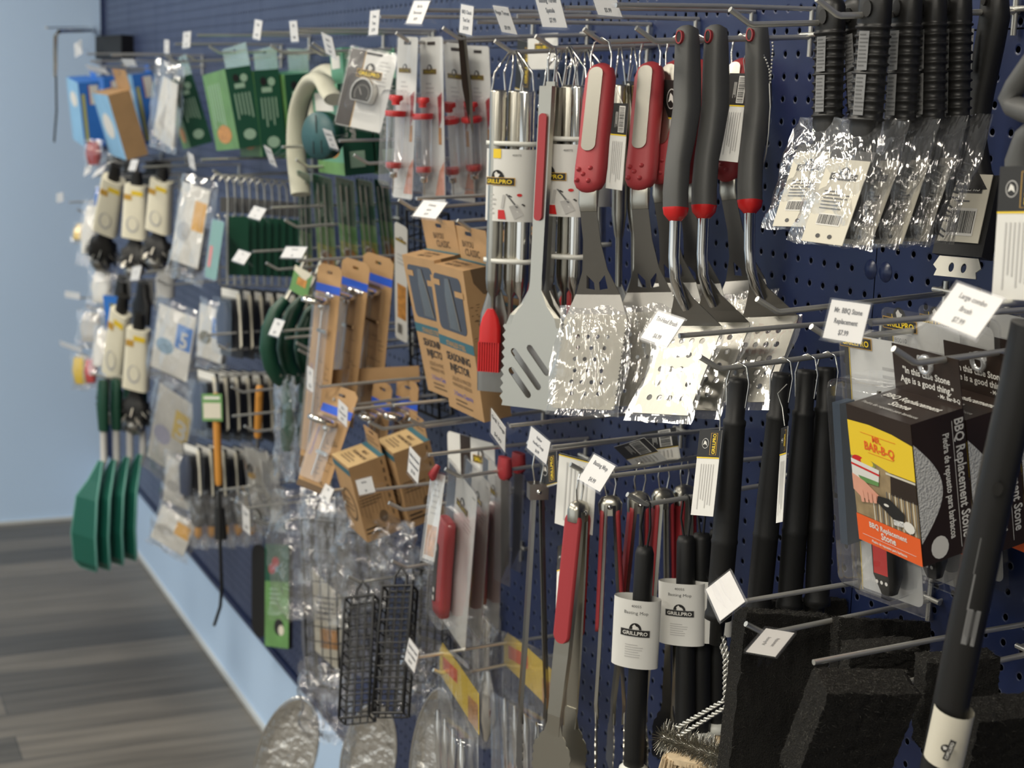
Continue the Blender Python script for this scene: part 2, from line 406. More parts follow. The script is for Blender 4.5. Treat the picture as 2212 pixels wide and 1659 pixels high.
def lamp():
    o = empty('ceiling_lamp', I4, '', 'lamp'); part('frame', MB().plate([(-.6, -.18), (.6, -.18), (.6, .18), (-.6, .18)], 0, .04, CEIL, [[(-.575, -.155), (-.575, .155), (.575, .155), (.575, -.155)]]), o)
    part('diffuser', MB().rect(-.575, -.155, .575, .155, LAMPM, .02), o); return o
for i, (x, y) in enumerate(LAMPS):
    inst('lamp', lamp, Matrix.Translation((x, y, 2.96)) @ Matrix.Rotation(math.pi / 2, 4, 'X'), 'rectangular ceiling lamp panel over the shop aisle', 'lamp', 'ceiling lamps')
# ---------------------------------------------------------------- hooks and price tags
def hook_obj(tag):
    o = empty('scan_hook' if tag else 'peg_hook', I4, '', 'hook')
    part('product_wire', MB().tube([(0, -.001, 0), (0, -.199, -.0135), (0, -.2035, -.0125), (0, -.225, -.0005)], .0029, ZINC, 8), o)
    if tag: part('tag_wire', MB().tube([(0, -.001, .030), (0, -.12, .027), (0, -.25, .0215)], .0027, ZINC, 8), o)
    b = MB(); b.tube([(-.017, -.006, .002), (.017, -.006, .002)], .0028, ZINC, 8); b.tube([(0, -.005, .03 if tag else .012), (0, -.005, -.022)], .0028, ZINC, 8)
    b.tube([(-.0127, -.006, .002), (-.0127, .004, .004)], .002, ZINC, 6); b.tube([(.0127, -.006, .002), (.0127, .004, .004)], .002, ZINC, 6)
    part('wall_bracket', b, o); return o
TIPS = []
class Hook:
    def __init__(s, tip, label, tag=True, k=1.0, Y=.225):
        p = at(*tip, Y * k); s.X, s.z, s.k, s.tip = p.x, p.z + .0005, k, tip
        if tag: TIPS.append(Vector((s.X, -.25 * k, s.z + .0215)))
        inst('hook%d' % tag, lambda: hook_obj(tag), Matrix.Translation((s.X, 0, s.z)) @ Matrix.Diagonal((1, k, 1, 1)), label, 'hook', 'hooks on the pegboard')
    def on(s, px):
        lo, hi = -.05, .21 * s.k
        for _ in range(40):
            y = (lo + hi) / 2
            if proj((s.X, -y, s.z - .0665 * y / s.k))[0] > px: lo = y
            else: hi = y
        return Vector((s.X, -y, s.z - .0665 * y / s.k + .003))
    def pt(s, y): return Vector((s.X, -y, s.z - .0665 * y / s.k + .003))
def hook_for(P, label, tag=False, k=1.0):
    h = Hook.__new__(Hook); h.X = P.x; h.k = k; h.z = P.z + .0665 * -P.y / k - .003; h.tip = None
    inst('hook%d' % tag, lambda: hook_obj(tag), Matrix.Translation((h.X, 0, h.z)) @ Matrix.Diagonal((1, k, 1, 1)), label, 'hook', 'hooks on the pegboard'); return h
def price_tag(TL, TR, BL, lines, label, yaw=0, Y=.262, kind='front'):
    M, W, H = quad(TL, TR, BL, Y, yaw)
    t = empty('price_tag', M, label, 'price tag', 'price tags on the hook ends')
    c = MB().box(0, W, 0, .0006, -H, 0, PAPER)
    n = len(lines)
    for i, s in enumerate(lines):
        c.text(s, W / 2, -H * (.30 + .56 * i / max(n - 1, 1)) if n > 1 else -H * .5, H * (.21 if n < 3 else .185), INKG, -.0003, maxw=W * .9, bold=True)
    part('card', c, t)
    e = .0016
    h = MB().box(-e, W + e, -.0012, -.0009, -H - e, e, TAGP).box(-e, W + e, .0009, .0016, -H - e, e, TAGP).box(-e, W + e, -.0022, .0022, -H - e * 1.8, -H - e, TAGP)
    h.add([(W * .3, .002, -H * .4), (W * .7, .002, -H * .4), (W * .62, .03, -H * .62), (W * .38, .03, -H * .62), (W * .3, .002, -H * .75), (W * .7, .002, -H * .75)], [(0, 1, 2, 3), (3, 2, 5, 4)], TAGP)
    ctr = proj(M @ Vector((W / 2, 0, -H / 2))); best = min(((proj(v)[0] - ctr[0]) ** 2 + (proj(v)[1] - ctr[1]) ** 2, k) for k, v in enumerate(TIPS))
    if best[0] < 110 ** 2:
        Lp = M.inverted() @ TIPS[best[1]]; a = Vector((W * .5, .002, -H * .6)); h.add([a + Vector((-.005, 0, 0)), a + Vector((.005, 0, 0)), Lp + Vector((.004, -.001, 0)), Lp + Vector((-.004, -.001, 0))], [(0, 1, 2, 3)], TAGP); h.tube([Lp + Vector((-.005, 0, 0)), Lp + Vector((.005, 0, 0))], .0032, TAGP, 8)
    part('holder', h, t); return t
# top row, right to left
hA = Hook((1744, -4), 'top row hook carrying the four nearest black ribbed grill brushes', tag=False, Y=.235)
hB = Hook((1577, 20), 'top row hook carrying two ribbed grill brushes left of the full brush hook', tag=False)
P7 = Hook((1374, 60), 'top row hook passing through the grey handled turners')
P6 = Hook((1261, 63), 'top row hook with steel rings of the red handled turners')
P5 = Hook((1157, 78), 'top row hook holding the steel turner tongs with red inlay')
P4 = Hook((1069, 88), 'top row hook holding the nearest wrapped steel tool set')
P3 = Hook((957, 60), 'top row hook just left of the wrapped steel tool sets')
P2 = Hook((856, 71), 'top row hook through the white marinade injector cards')
P1 = Hook((675, 93), 'top row hook left of the oven thermometer card')
price_tag((1152, -18), (1206, -14), (1172, 58), ['Basting Turner', 'Spatula', '$7.99'], 'price tag above the steel turner tongs with a red inlay')
price_tag((1272, -28), (1324, -24), (1292, 32), ['Turner', '$5.99'], 'price tag cut by the top edge above the nearest red handle', Y=.255)
price_tag((1064, 12), (1096, 14), (1084, 69), ['Finger Turner', '$9.99'], 'leaning price tag between the two upright tags of the top row')
price_tag((996, 9), (1023, 16), (992, 70), ['BBQ Classic', 'Tool Set', '$19.99'], 'price tag over the chef knife sleeve, fifth from the right in the top row')
price_tag((895, 2), (930, 0), (877, 50), ['Side Fire', 'Thermometer', '$4.99'], 'slanted price tag right above the white injector cards', Y=.258)
price_tag((800, 24), (820, 22), (796, 76), ['Oven', 'Temp', '$7.99'], 'narrow price tag above the oven thermometer card')
price_tag((694, 70), (717, 82), (704, 114), ['Stuff-A-', 'Burger', '$5.99'], 'tilted price tag beside the rightmost green carton')
# ---------------------------------------------------------------- A: ribbed black grill brushes
def ribbed_brush():
    o = empty('grill_brush', I4, '', 'grill brush')
    b = MB(); prof = [(0, 0, .004, .006, .005), (0, 0, 0, .0125, .008), (0, 0, -.006, .0145, .0095), (0, 0, -.030, .015, .0105)]
    z = -.032
    for k in range(11):
        for dz, e in ((0, 0), (.0012, .0016), (.0026, .0016), (.0038, 0)): prof.append((0, 0, z - dz, .0142 + e, .0102 + e))
        z -= .0088
    prof += [(0, 0, -.130, .0135, .012), (0, -.002, -.15, .012, .009), (0, -.006, -.172, .017, .007), (0, -.009, -.185, .02, .006)]
    b.loft(prof, BLACK, 18, 2.6); b.mats += []
    b.plate(circ(0, -.017, .0042, 12, .008), -.0125, .0125, INK)
    hd = part('handle', b, o)
    c = MB().rect(-.0055, -.075, .0045, -.038, STRIP, -.0124).rect(-.0055, -.118, .0045, -.079, STRIP, -.0124)
    c.small(-.0045, -.073, .0045, -.04, 9, INKG, -.0127, vert=False).small(-.0045, -.116, .0045, -.081, 9, INKG, -.0127, seed=4)
    part('label_strip', c, hd, 'grey printed warning strip along the handle')
    T = Matrix.Translation((0, -.0175, -.160)) @ Matrix.Rotation(math.radians(-22), 4, 'X')
    h = MB(); h.T = T; h.box(-.022, .022, 0, .009, -.078, .008, BLACK)
    rr = random.Random(5)
    for i in range(6):
        for j in range(13):
            x, zz = -.018 + i * .0072, -.074 + j * .006; h.tube([(x, .008, zz), (x + rr.uniform(-.002, .002), .019, zz + rr.uniform(-.003, .003))], .0011, STEELD if i % 2 else WIREK, 4)
    part('brush_head', h, o)
    d = MB(); d.T = T; d.box(-.021, .021, -.0015, -.0006, -.088, -.002, CREAM)
    d.logo(0, -.020, .027, -.0019, ink=PAPER, edge=INKG); d.small(-.014, -.055, .014, -.034, 6, INKG, -.002); d.barcode(-.012, -.07, .012, -.058, -.0019)
    d.disc(-.006, -.081, .0022, .0022, INK, -.002); d.disc(.006, -.081, .0022, .0022, INK, -.002)
    part('header_card', d, o, 'white card under the film')
    part('film_bag', bag(.082, .132, .028, 11, T @ Matrix.Translation((0, .008, .045))), o)
    return o
def bag(W, H, D, seed, T=None, m=None, nx=14, nz=18, amp=.006, hx=0):
    """crumpled film bag hanging from its top edge centre (x centred, z down)"""
    b = MB(); b.T = T; m = m or FILM
    for s in (-1, 1):
        V = []
        for j in range(nz + 1):
            for i in range(nx + 1):
                u, v = i / nx, j / nz
                bul = (math.sin(math.pi * u) ** .6 if 0 < u < 1 else 0) * (math.sin(math.pi * min(1, max(0, v * 1.08))) ** .45 if 0 < v < .92 else 0)
                q = Vector((u * 5 + seed * 3.1, v * 6, s * 4.0 + seed)); nn = noise.noise_vector(q) + noise.noise_vector(q * 2.7) * .5
                ed = min(1, min(u, 1 - u) * 6 + .35)
                V.append(((u - .5) * W * (1 + .06 * math.sin(v * 9 + seed)) + nn.x * amp * .6 + hx * v, s * bul * D / 2 + nn.y * amp * ed, -v * H + nn.z * amp * .6))
        F = [(j * (nx + 1) + i, j * (nx + 1) + i + 1, (j + 1) * (nx + 1) + i + 1, (j + 1) * (nx + 1) + i) for j in range(nz) for i in range(nx)]
        b.add(V, F, m, True)
    return b
for (hk, px, bot, yw, lab) in ((hB, 1787, (1745, 470), 16, 'leftmost ribbed black grill brush, its bag flared toward the turners'),
                         (hB, 1840, (1838, 455), 10, 'ribbed black grill brush half hidden behind the two leftmost ones'),
                         (hA, 1884, (1815, 500), 18, 'ribbed black grill brush in front of its row, second white card from the left'),
                         (hA, 1950, (1895, 505), 8, 'ribbed black grill brush, third from the right among the bagged ones'),
                         (hA, 2002, (1965, 505), 6, 'ribbed black grill brush, second from the right among the bagged ones'),
                         (hA, 2056, (2020, 500), 4, 'ribbed black grill brush, rightmost bagged one beside the curved handle')):
    p = hk.on(px) + Vector((.004, 0, .017)); T_, L_ = tool(p, (bot[0] + 36, bot[1]), -p.y, -p.y + .0, yw)
    inst('ribbed', ribbed_brush, T_ @ Matrix.Diagonal((1.06, 1, L_ / .232, 1)), lab, 'grill brush', 'ribbed grill brushes in film bags')
# B: the large curved brush
def big_brush():
    p = hA.on(2136) + Vector((.006, 0, .012)); M, L = tool(p, (2112, 560), -p.y, -p.y, 12)
    o = empty('curved_grill_brush', M, 'large black grill brush with a long curved handle and a bare white barcode card', 'grill brush')
    b = MB(); b.loft([(0, 0, .008, .009, .006), (.0, 0, 0, .013, .009), (0, .002, -.02, .014, .011), (-.006, .004, -.05, .013, .012), (-.013, .004, -.09, .0125, .012), (-.016, .002, -.13, .013, .011), (-.008, -.002, -.158, .016, .011), (.0, -.008, -.175, .024, .010)], BLACK, 18, 2.6)
    b.plate(circ(-.003, -.003, .003, 12, .007), -.0125, .0125, INK); hd = part('handle', b, o)
    part('label_strip', MB().rect(-.018, -.07, -.010, -.03, STRIP, -.0135).small(-.0175, -.068, -.0105, -.032, 9, INKG, -.0137), hd, 'silver printed strip')
    h = MB(); h.T = Matrix.Translation((-.002, -.012, -.168)) @ Matrix.Rotation(math.radians(-14), 4, 'X')
    h.box(-.028, .028, 0, .016, -.07, .006, BLACK)
    rr = random.Random(8)
    for i in range(7):
        for j in range(9): h.tube([(-.024 + i * .008, .015, -.066 + j * .0075), (-.024 + i * .008 + rr.uniform(-.002, .002), .034, -.066 + j * .0075)], .0012, STEELD, 4)
    part('brush_head', h, o)
    s = MB(); s.T = h.T; s.plate([(-.022, -.071), (.022, -.071), (.027, -.08), (.022, -.084), (.024, -.09), (-.024, -.09), (-.022, -.084), (-.027, -.08)], .004, .0055, STEEL, [circ(-.006, -.081, .003, 12, .0045), circ(.008, -.081, .003, 12, .0045)])
    part('scraper', s, o, 'steel scraper plate with two holes')
    c = MB(); c.T = h.T; c.box(-.024, .022, -.002, -.001, -.058, .006, CREAM); c.logo(.0, -.008, .03, -.0024, ink=PAPER, edge=INKG); c.small(-.014, -.022, .012, -.018, 1, INKG, -.0024); c.barcode(-.016, -.052, .014, -.026, -.0024)
    part('barcode_card', c, o)
big_brush()
# ---------------------------------------------------------------- G: red handled turners
def holes_grid(x0, x1, zs, n, r, off=0):
    H = []
    for j, z in enumerate(zs):
        for i in range(n):
            x = x0 + (x1 - x0) * (i + .5 + (off if j % 2 else -off)) / n; H.append(circ(x, z, r, 10, r * 1.15))
    return H
def serrate(pts_left, pts_right): return pts_left + pts_right
def blade_outline(w0, w1, z0, z1, zs, teeth):
    """shoulder then blade: returns outline with fine teeth on both long sides below zs"""
    P = [(-w0, z0), (-w1, zs)]
    n = teeth
    for k in range(n):
        z = zs + (z1 - zs) * (k + .5) / (n + .5); P.append((-w1 + .0022, z)); P.append((-w1, z + (z1 - zs) * .5 / (n + .5)))
    P += [(-w1 + .004, z1), (w1 - .004, z1)]
    for k in reversed(range(n)):
        z = zs + (z1 - zs) * (k + .5) / (n + .5); P.append((w1, z + (z1 - zs) * .5 / (n + .5))); P.append((w1 - .0022, z))
    P += [(w1, zs), (w0, z0)]
    return P
def red_turner():
    o = empty('red_handled_turner', I4, '', 'turner')
    b = MB(); sy = lambda z: .004 + .155 * (z + .03)
    b.loft([(0, sy(z), z, w, d) for z, w, d in ((-.030, .004, .003), (-.033, .010, .007), (-.038, .0145, .010), (-.05, .0175, .012), (-.09, .018, .0125), (-.13, .0175, .012), (-.165, .0185, .0125), (-.185, .018, .0125), (-.193, .0145, .010), (-.198, .008, .006), (-.1995, .002, .002))], RED, 24, 2.5)
    for x, z in ((-.010, -.170), (.004, -.169), (-.004, -.1765), (-.011, -.184), (.003, -.185)): b.lathe([(.0001, -.0026), (.0022, -.0018), (.0031, 0)], RED, 10, 'y', (x, sy(z) - .0122, z))
    hd = part('handle', b, o)
    s = MB(); s.T = Matrix.Translation((0, .004, -.03)) @ Matrix.Rotation(math.atan(-.155), 4, 'X') @ Matrix.Translation((0, 0, .03)); s.plate(rrect(-.0095, -.150, .0075, -.040, .0082, 6), -.0138, -.011, STEEL)
    part('steel_inlay', s, hd)
    part('hanging_ring', MB().tube([(0.012, 0, -.045), (.0125, 0, -.02), (.009, 0, -.004), (0, 0, .002), (-.009, 0, -.004), (-.0125, 0, -.02), (-.012, 0, -.045)], .0014, CHROME, 6), o)
    s = MB().loft([(0, -.021, -.196, .0115, .004), (0, -.022, -.212, .0115, .003), (0, -.020, -.222, .0105, .0012)], STEEL, 16, 4)
    s.T = Matrix.Translation((0, -.020, -.222)) @ Matrix.Rotation(math.radians(20), 4, 'X')
    s.plate([(-.010, 0), (-.0105, -.04), (-.015, -.075), (-.027, -.108), (.027, -.108), (.015, -.075), (.0105, -.04), (.010, 0)], -.0006, .0006, STEELD, [[(-.011, -.082), (-.013, -.1), (-.003, -.102), (-.003, -.092)], [(.003, -.092), (.003, -.102), (.013, -.1), (.011, -.082)]]); s.T = None
    s.rings([[(-a, y - .0006, z), (a, y - .0006, z), (a, y + .0006, z), (-a, y + .0006, z)] for a, y, z in ((.027, .017, -.323), (.036, .014, -.350))], STEELD, smooth=False)
    part('shaft', s, o)
    T = Matrix.Translation((0, .014, -.349)) @ Matrix.Rotation(math.radians(-14), 4, 'X')
    h = MB(); h.T = T
    H = []
    for z, n in ((-.030, 4), (-.045, 3), (-.060, 4), (-.075, 3), (-.09, 4), (-.105, 3)):
        for i in range(n): H.append(circ(-.024 + .048 * (i + .5) / n, z, .0024, 10, .003))
    h.plate(blade_outline(.036, .039, 0, -.125, -.012, 22), -.0006, .0006, STEEL, H); part('blade', h, o)
    f = MB(); f.T = T @ Matrix.Translation((0, 0, .012))
    part('film_bag', bag(.092, .146, .012, 3, f.T, FILM, amp=.003), o)
    return o
for px, top_dz, bot, yw, lab in ((1300, 0, (1270, 890), 40, 'red handled turner nearest the tongs, its perforated blade in clear film'),
                            (1405, 0, (1385, 885), 40, 'second red handled turner, partly behind the tri-head brush tag'),
                            (1460, 0, (1436, 855), 30, 'third red handled turner, tucked behind the second red handle'),
                            (1510, .0, (1490, 860), 30, 'red handled turner showing only between the first two grey handles'),
                            (1600, .0, (1590, 850), 24, 'rear red handled turner behind the pair of rightmost grey handles')):
    p = P6.on(px); T_, L_ = tool(p, bot, -p.y, -p.y + .035, yw); inst('redt', red_turner, T_ @ Matrix.Diagonal((1, 1, L_ / .474, 1)), lab, 'turner', 'red handled turners')
# ---------------------------------------------------------------- H: grey handled turners
def grey_turner():
    o = empty('grey_handled_turner', I4, '', 'turner')
    b = MB(); b.loft([(0, 0, .014, .006, .005), (0, .001, .010, .011, .010), (0, .002, -.01, .0115, .013), (0, .004, -.05, .012, .015), (0, .005, -.085, .0125, .015), (0, -.001, -.12, .0125, .0135), (0, -.008, -.155, .012, .012), (0, -.010, -.19, .0125, .012), (0, -.009, -.21, .0125, .012)], GREYR, 24, 3)
    hd = part('handle', b, o)
    part('end_collar', MB().loft([(0, -.009, -.2095, .0128, .0123), (0, -.009, -.218, .0115, .011), (0, -.009, -.226, .006, .006), (0, -.009, -.228, .002, .003)], REDB, 20, 3), hd, 'bright red collar')
    part('hole_liner', MB().plate(circ(0, -.002, .0045, 14, .0085), -.0142, -.004, RED, [circ(0, -.002, .0032, 14, .007)]).plate(circ(0, -.002, .0033, 14, .007), -.0138, -.004, INK), hd, 'red rim of the hanging hole')
    s = MB().tube([(0, -.009, -.22), (0, -.009, -.27), (0, -.006, -.295), (0, .004, -.315), (0, .016, -.332)], [.0062, .0062, .006, .006, .005], CHROME, 12)
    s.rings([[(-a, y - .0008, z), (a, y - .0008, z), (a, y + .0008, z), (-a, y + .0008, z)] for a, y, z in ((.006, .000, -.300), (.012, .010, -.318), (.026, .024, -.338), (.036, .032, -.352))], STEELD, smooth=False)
    part('shaft', s, o)
    h = MB(); h.T = Matrix.Translation((0, .032, -.3515)) @ Matrix.Rotation(math.radians(-27), 4, 'X')
    h.plate([(-.036, 0), (-.038, -.004), (-.037, -.124), (.037, -.124), (.038, -.004), (.036, 0)], -.0006, .0006, STEELM, holes_grid(-.027, .027, (-.022, -.042, -.062, -.082, -.102), 4, .0036, .12)); part('blade', h, o)
    f = part('film_bag', bag(.086, .135, .010, 6, h.T, FILMS, amp=.002), o)
    return o
for px, bot, yw, lab in ((1483, (1455, 895), 22, 'leftmost of the three grey rubber handled turners with red collars'),
                         (1545, (1515, 885), 22, 'middle one of the three grey rubber handled turners'),
                         (1634, (1625, 870), 22, 'rightmost grey rubber handled turner, in front of the bare pegboard')):
    p = P7.on(px); T_, L_ = tool(p, bot, -p.y, -p.y + .03, yw); inst('greyt', grey_turner, T_ @ Matrix.Diagonal((1, 1, L_ / .462, 1)), lab, 'turner', 'grey handled turners')
def hang_card(TL, TR, BL, Y, label, yaw=0, vert=True, name='hang_tag', bar=False, brand=True, top=.36, chain=None):
    M, W, H = quad(TL, TR, BL, Y, yaw); o = empty(name, M, label, 'hang tag', 'black topped hang tags')
    c = MB().box(0, W, 0, .0005, -H, 0, WHITE); c.rect(0, -H * top, W, 0, INK, -.0003); c.rect(0, -H * (top + .014), W, -H * top, YELL, -.0004)
    if bar: c.barcode(W * .5, -H * top * .93, W * .85, -H * .03, -.0005, vert=False); c.small(W * .3, -H * top * .8, W * .45, -H * .1, 4, PAPER, -.0005, vert=True)
    elif brand:
        c.rect(W * .55, -H * top * .92, W * .85, -H * top * .12, GOLD, -.0005); c.rect(W * .57, -H * top * .91, W * .83, -H * top * .13, INK, -.0007)
        c.text('GRILLPRO', W * .80, -H * top * .52, W * .2, YELL, -.001, rot=90, bold=True, maxw=H * top * .74); c.disc(W * .33, -H * top * .5, W * .15, W * .17, INKP, -.0005); c.disc(W * .33, -H * top * .5, W * .13, W * .15, INK, -.0006); c.poly([(W * .24, -H * top * .5 - W * .06), (W * .30, -H * top * .5 + W * .10), (W * .38, -H * top * .5 + W * .05), (W * .42, -H * top * .5 - W * .08), (W * .33, -H * top * .5 - W * .02)], PAPER, -.0008)
    c.small(W * .2, -H * .95, W * .85, -H * (top + .08), 6, INKP, -.0004, vert=True)
    part('card', c, o)
    if chain:
        q = [M.inverted() @ at(x, y, Y) for x, y in chain]; part('tie_string', MB().tube(q, .0006, ZINC, 5), o)
    return o
hang_card((1432, 172), (1498, 176), (1419, 392), .13, 'black topped hang tag behind the leftmost grey handle', brand=True, chain=((1465, 175), (1462, 150), (1466, 120), (1478, 100)))
hang_card((1577, 158), (1622, 161), (1549, 346), .085, 'barcode hang tag between the middle and rightmost grey handles', bar=True, chain=((1610, 160), (1606, 130), (1620, 95)))
hang_card((1462, 330), (1500, 332), (1456, 398), .10, 'lower white corner of a hang tag between two grey handles', brand=False, top=.02)
hang_card((1322, 222), (1358, 226), (1308, 406), .14, 'barcode hang tag between the first and second red handles', bar=True, chain=((1345, 224), (1330, 190), (1327, 160)))
hang_card((1345, 175), (1385, 178), (1342, 395), .10, 'black hang tag with gold lettering behind the barcode tag of the red handles', chain=((1360, 176), (1368, 140)))
hang_card((1207, 220), (1217, 218), (1197, 390), .17, 'narrow barcode hang tag beside the red inlaid tongs', bar=True, yaw=10, chain=((1212, 219), (1216, 190), (1208, 160), (1196, 145)))
# ball chain on the rightmost grey turner
def ball_chain(pts, Y, label, r=.0014):
    P = [at(x, y, Y) for x, y in pts]; b = MB(); o = P[0].copy()
    for a, c in zip(P[:-1], P[1:]):
        n = max(2, int((c - a).length / .0035))
        for k in range(n):
            q = a.lerp(c, k / n) - o; b.lathe([(.0003, -r), (r * .8, -r * .6), (r, 0), (r * .8, r * .6), (.0003, r)], ZINC, 6, 'z', q)
    return solo('ball_chain', b, Matrix.Translation(o), label, 'chain', 'ball chains on the grey turners')
ball_chain([(1630, 78), (1640, 105), (1655, 130), (1662, 150), (1664, 178), (1668, 130), (1670, 100), (1668, 85)], .075, 'beaded chain on the rightmost grey handle')
ball_chain([(1478, 92), (1466, 98), (1464, 115), (1464, 140)], .16, 'beaded chain on the leftmost grey handle')
ball_chain([(1543, 88), (1533, 92), (1531, 105), (1530, 118)], .125, 'beaded chain on the middle grey handle')
o0 = at(1662, 180, .075); solo('twist_tie', MB().tube([at(x, y, .075) - o0 for x, y in ((1662, 180), (1664, 230), (1660, 290), (1655, 330), (1645, 372))], .0009, ZINC, 5), Matrix.Translation(o0), 'thin wire tie dangling right of the rightmost grey handle', 'wire tie')
# ---------------------------------------------------------------- J: steel turner tongs with red inlay
def turner_tongs():
    p = P5.on(1195); M, L = tool(p + Vector((0, 0, .002)), (1155, 885), -p.y, -p.y + .02, 36)
    o = empty('turner_tongs', M, 'steel turner tongs with a long red inlay and a slotted wavy edged blade', 'tongs')
    k = L / .45
    part('hanging_loop', MB().tube([(-.004, 0, -.05), (-.006, 0, -.02), (-.003, 0, -.003), (.003, 0, -.003), (.005, 0, -.02), (.003, 0, -.05)], .0015, CHROME, 6).box(-.006, .006, -.002, .002, -.07, -.045, STEEL), o)
    def arm(y, w, m):
        b = MB(); secs = [(-.052, w), (-.20, w), (-.285, w * .95), (-.300, w), (-.318, w * 1.9), (-.333, w * 3.3), (-.345, w * 3.75)]
        b.rings([[(-a, y + .004 * (z > -.3), z * k), (-a * .8, y - .002, z * k), (a * .8, y - .002, z * k), (a, y + .004 * (z > -.3), z * k), (a * .8, y - .0008, z * k), (-a * .8, y - .0008, z * k)] for z, a in secs], m, smooth=False)
        return b
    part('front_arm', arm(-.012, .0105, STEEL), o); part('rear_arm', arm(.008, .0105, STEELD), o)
    part('red_inlay', MB().plate(rrect(-.0055, -.215 * k, .0050, -.085 * k, .005, 6), -.0175, -.0135, RED), o)
    part('rivet', MB().lathe([(.0001, -.004), (.003, -.003), (.0035, 0)], CHROME, 10, 'x', (-.0105, -.004, -.075)), o)
    def blade(y, m, sl):
        w, z0, z1 = .0395, -.345 * k, -.447 * k; P = [(-w, z0)]
        n = 9
        for i in range(n):
            for t in (0, .25, .5, .75): P.append((-w - .0022 * math.sin(math.pi * 2 * t) - .001, z0 + (z1 - z0) * (i + t) / n * .97))
        P += [(-w, z1), (w * .95, z1), (w, z1 + .004), (w, z0)]
        H = []
        for (cx, cz, ln) in sl:
            d = Vector((math.cos(math.radians(-48)), math.sin(math.radians(-48)))); q = Vector((-d.y, d.x)) * .0040; a = Vector((cx, cz)); c = a + d * ln
            ang = math.atan2(q.y, q.x); H.append([(a.x + .004 * math.cos(ang + t), a.y + .004 * math.sin(ang + t)) for t in (0, .8, 1.57, 2.35, 3.14)] + [(c.x + .004 * math.cos(ang + t), c.y + .004 * math.sin(ang + t)) for t in (3.14, 3.93, 4.71, 5.5, 6.28)])
        return MB().plate(P, y, y + .0012, m, H)
    part('front_blade', blade(-.014, STEEL, ((-.026, -.378 * k, .055), (-.004, -.372 * k, .038), (-.028, -.402 * k, .038))), o)
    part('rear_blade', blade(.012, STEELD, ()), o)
    return o
turner_tongs()
# ---------------------------------------------------------------- I: wrapped steel tool sets
def tool_set():
    o = empty('steel_tool_set', I4, '', 'tool set')
    for i, (x, y) in enumerate(((-.014, -.006), (.004, .004), (.0195, -.004))):
        b = MB().lathe([(.0005, -.052), (.0088, -.0525), (.0095, -.055), (.0095, -.30), (.008, -.315), (.003, -.325), (.003, -.36)], STEEL if i < 2 else CHROME, 18, 'z', (x, y, 0))
        h = part('handle_tube', b, o)
        part('ring', MB().tube([(x - .009, y, -.062), (x - .005, y, -.03), (.0 + x * .2, y * .3, -.002), (.002 + x * .2, y * .3, -.002), (x + .006, y, -.03), (x + .009, y, -.062)], .0013, CHROME, 6), o)
    n = 18; W = MB()
    def sec(z0, z1, a, b_, m, T=W):
        T.rings([[(.003 + a * math.cos(t), b_ * math.sin(t), z) for t in [6.2832 * k / 28 for k in range(28)]] for z in (z0, z1)], m, caps=False)
    sec(-.222, -.128, .0305, .019, WHITE)
    W.warp = lambda v: ((lambda t: (.003 + .0305 * math.cos(t), .019 * math.sin(t) + (v[1] + .0190), v[2]))(-math.pi / 2 + (v[0] - .003) / .027))
    W.rect(-.014, -.140, -.004, -.128, YELL, -.0196); W.logo(-.008, -.170, .040, -.0198); W.small(-.022, -.215, -.008, -.185, 5, INKP, -.0196)
    W.poly([(-.001, -.187), (.002, -.187), (.0, -.205), (-.003, -.205)], INKP, -.0197); W.poly([(-.006, -.207), (.001, -.207), (.003, -.219), (-.006, -.219)], REDB, -.0197)
    W.poly([(.002, -.186), (.004, -.186), (.016, -.203), (.014, -.204)], INKG, -.0197); W.poly([(.006, -.202), (.015, -.199), (.022, -.213), (.012, -.219)], INKP, -.0198); W.poly([(.006, -.187), (.024, -.200), (.023, -.202), (.005, -.188)], INK, -.0197)
    W.disc(.017, -.187, .003, .002, REDB, -.0197); W.text('40075', .013, -.137, .004, INKG, -.0197)
    W.warp = None; part('sleeve', W, o, 'white printed sleeve')
    for z in (-.118, -.272):
        T = MB(); T.rings([[(.003 + a * math.cos(t), b_ * math.sin(t), z + dz) for t in [6.2832 * k / 28 for k in range(28)]] for dz, a, b_ in ((0, .030, .017), (0, .0318, .0188), (-.006, .0318, .0188), (-.006, .030, .017))], NYLON); part('nylon_band', T, o)
    g = MB().loft([(-.016, .006, -.315, .008, .001), (-.016, .006, -.35, .017, .001), (-.016, .006, -.42, .020, .001), (-.016, .006, -.455, .019, .001)], STEELD, 12, 3); part('turner_blade', g, o)
    g = MB().loft([(-.016, -.008, -.34, .004, .003), (-.016, -.008, -.352, .010, .004), (-.016, -.008, -.365, .013, .005), (-.016, -.008, -.385, .0135, .005)], REDB, 12, 3.5)
    for i in range(9): g.box(-.0295 + i * .003, -.0275 + i * .003, -.012, -.004, -.425, -.385, REDB)
    part('silicone_brush', g, o, 'bright red silicone brush')
    return o
for hk, px, bot, yw, lab in ((P4, 1108, (1088, 850), 48, 'wrapped steel tool set with a red silicone brush, nearest the injector cartons'),
                    (P5, 1222, (1203, 840), 40, 'wrapped steel tool set directly behind the red inlaid tongs'),
                    (P4, 1262, (1258, 800), 44, 'wrapped steel tool set left of the nearest red handle')):
    p = hk.on(px); T_, L_ = tool(p, bot, -p.y, -p.y, yw); inst('tset', tool_set, T_ @ Matrix.Diagonal((1.12, 1.12, L_ / .455, 1)), lab, 'tool set', 'wrapped steel tool sets')
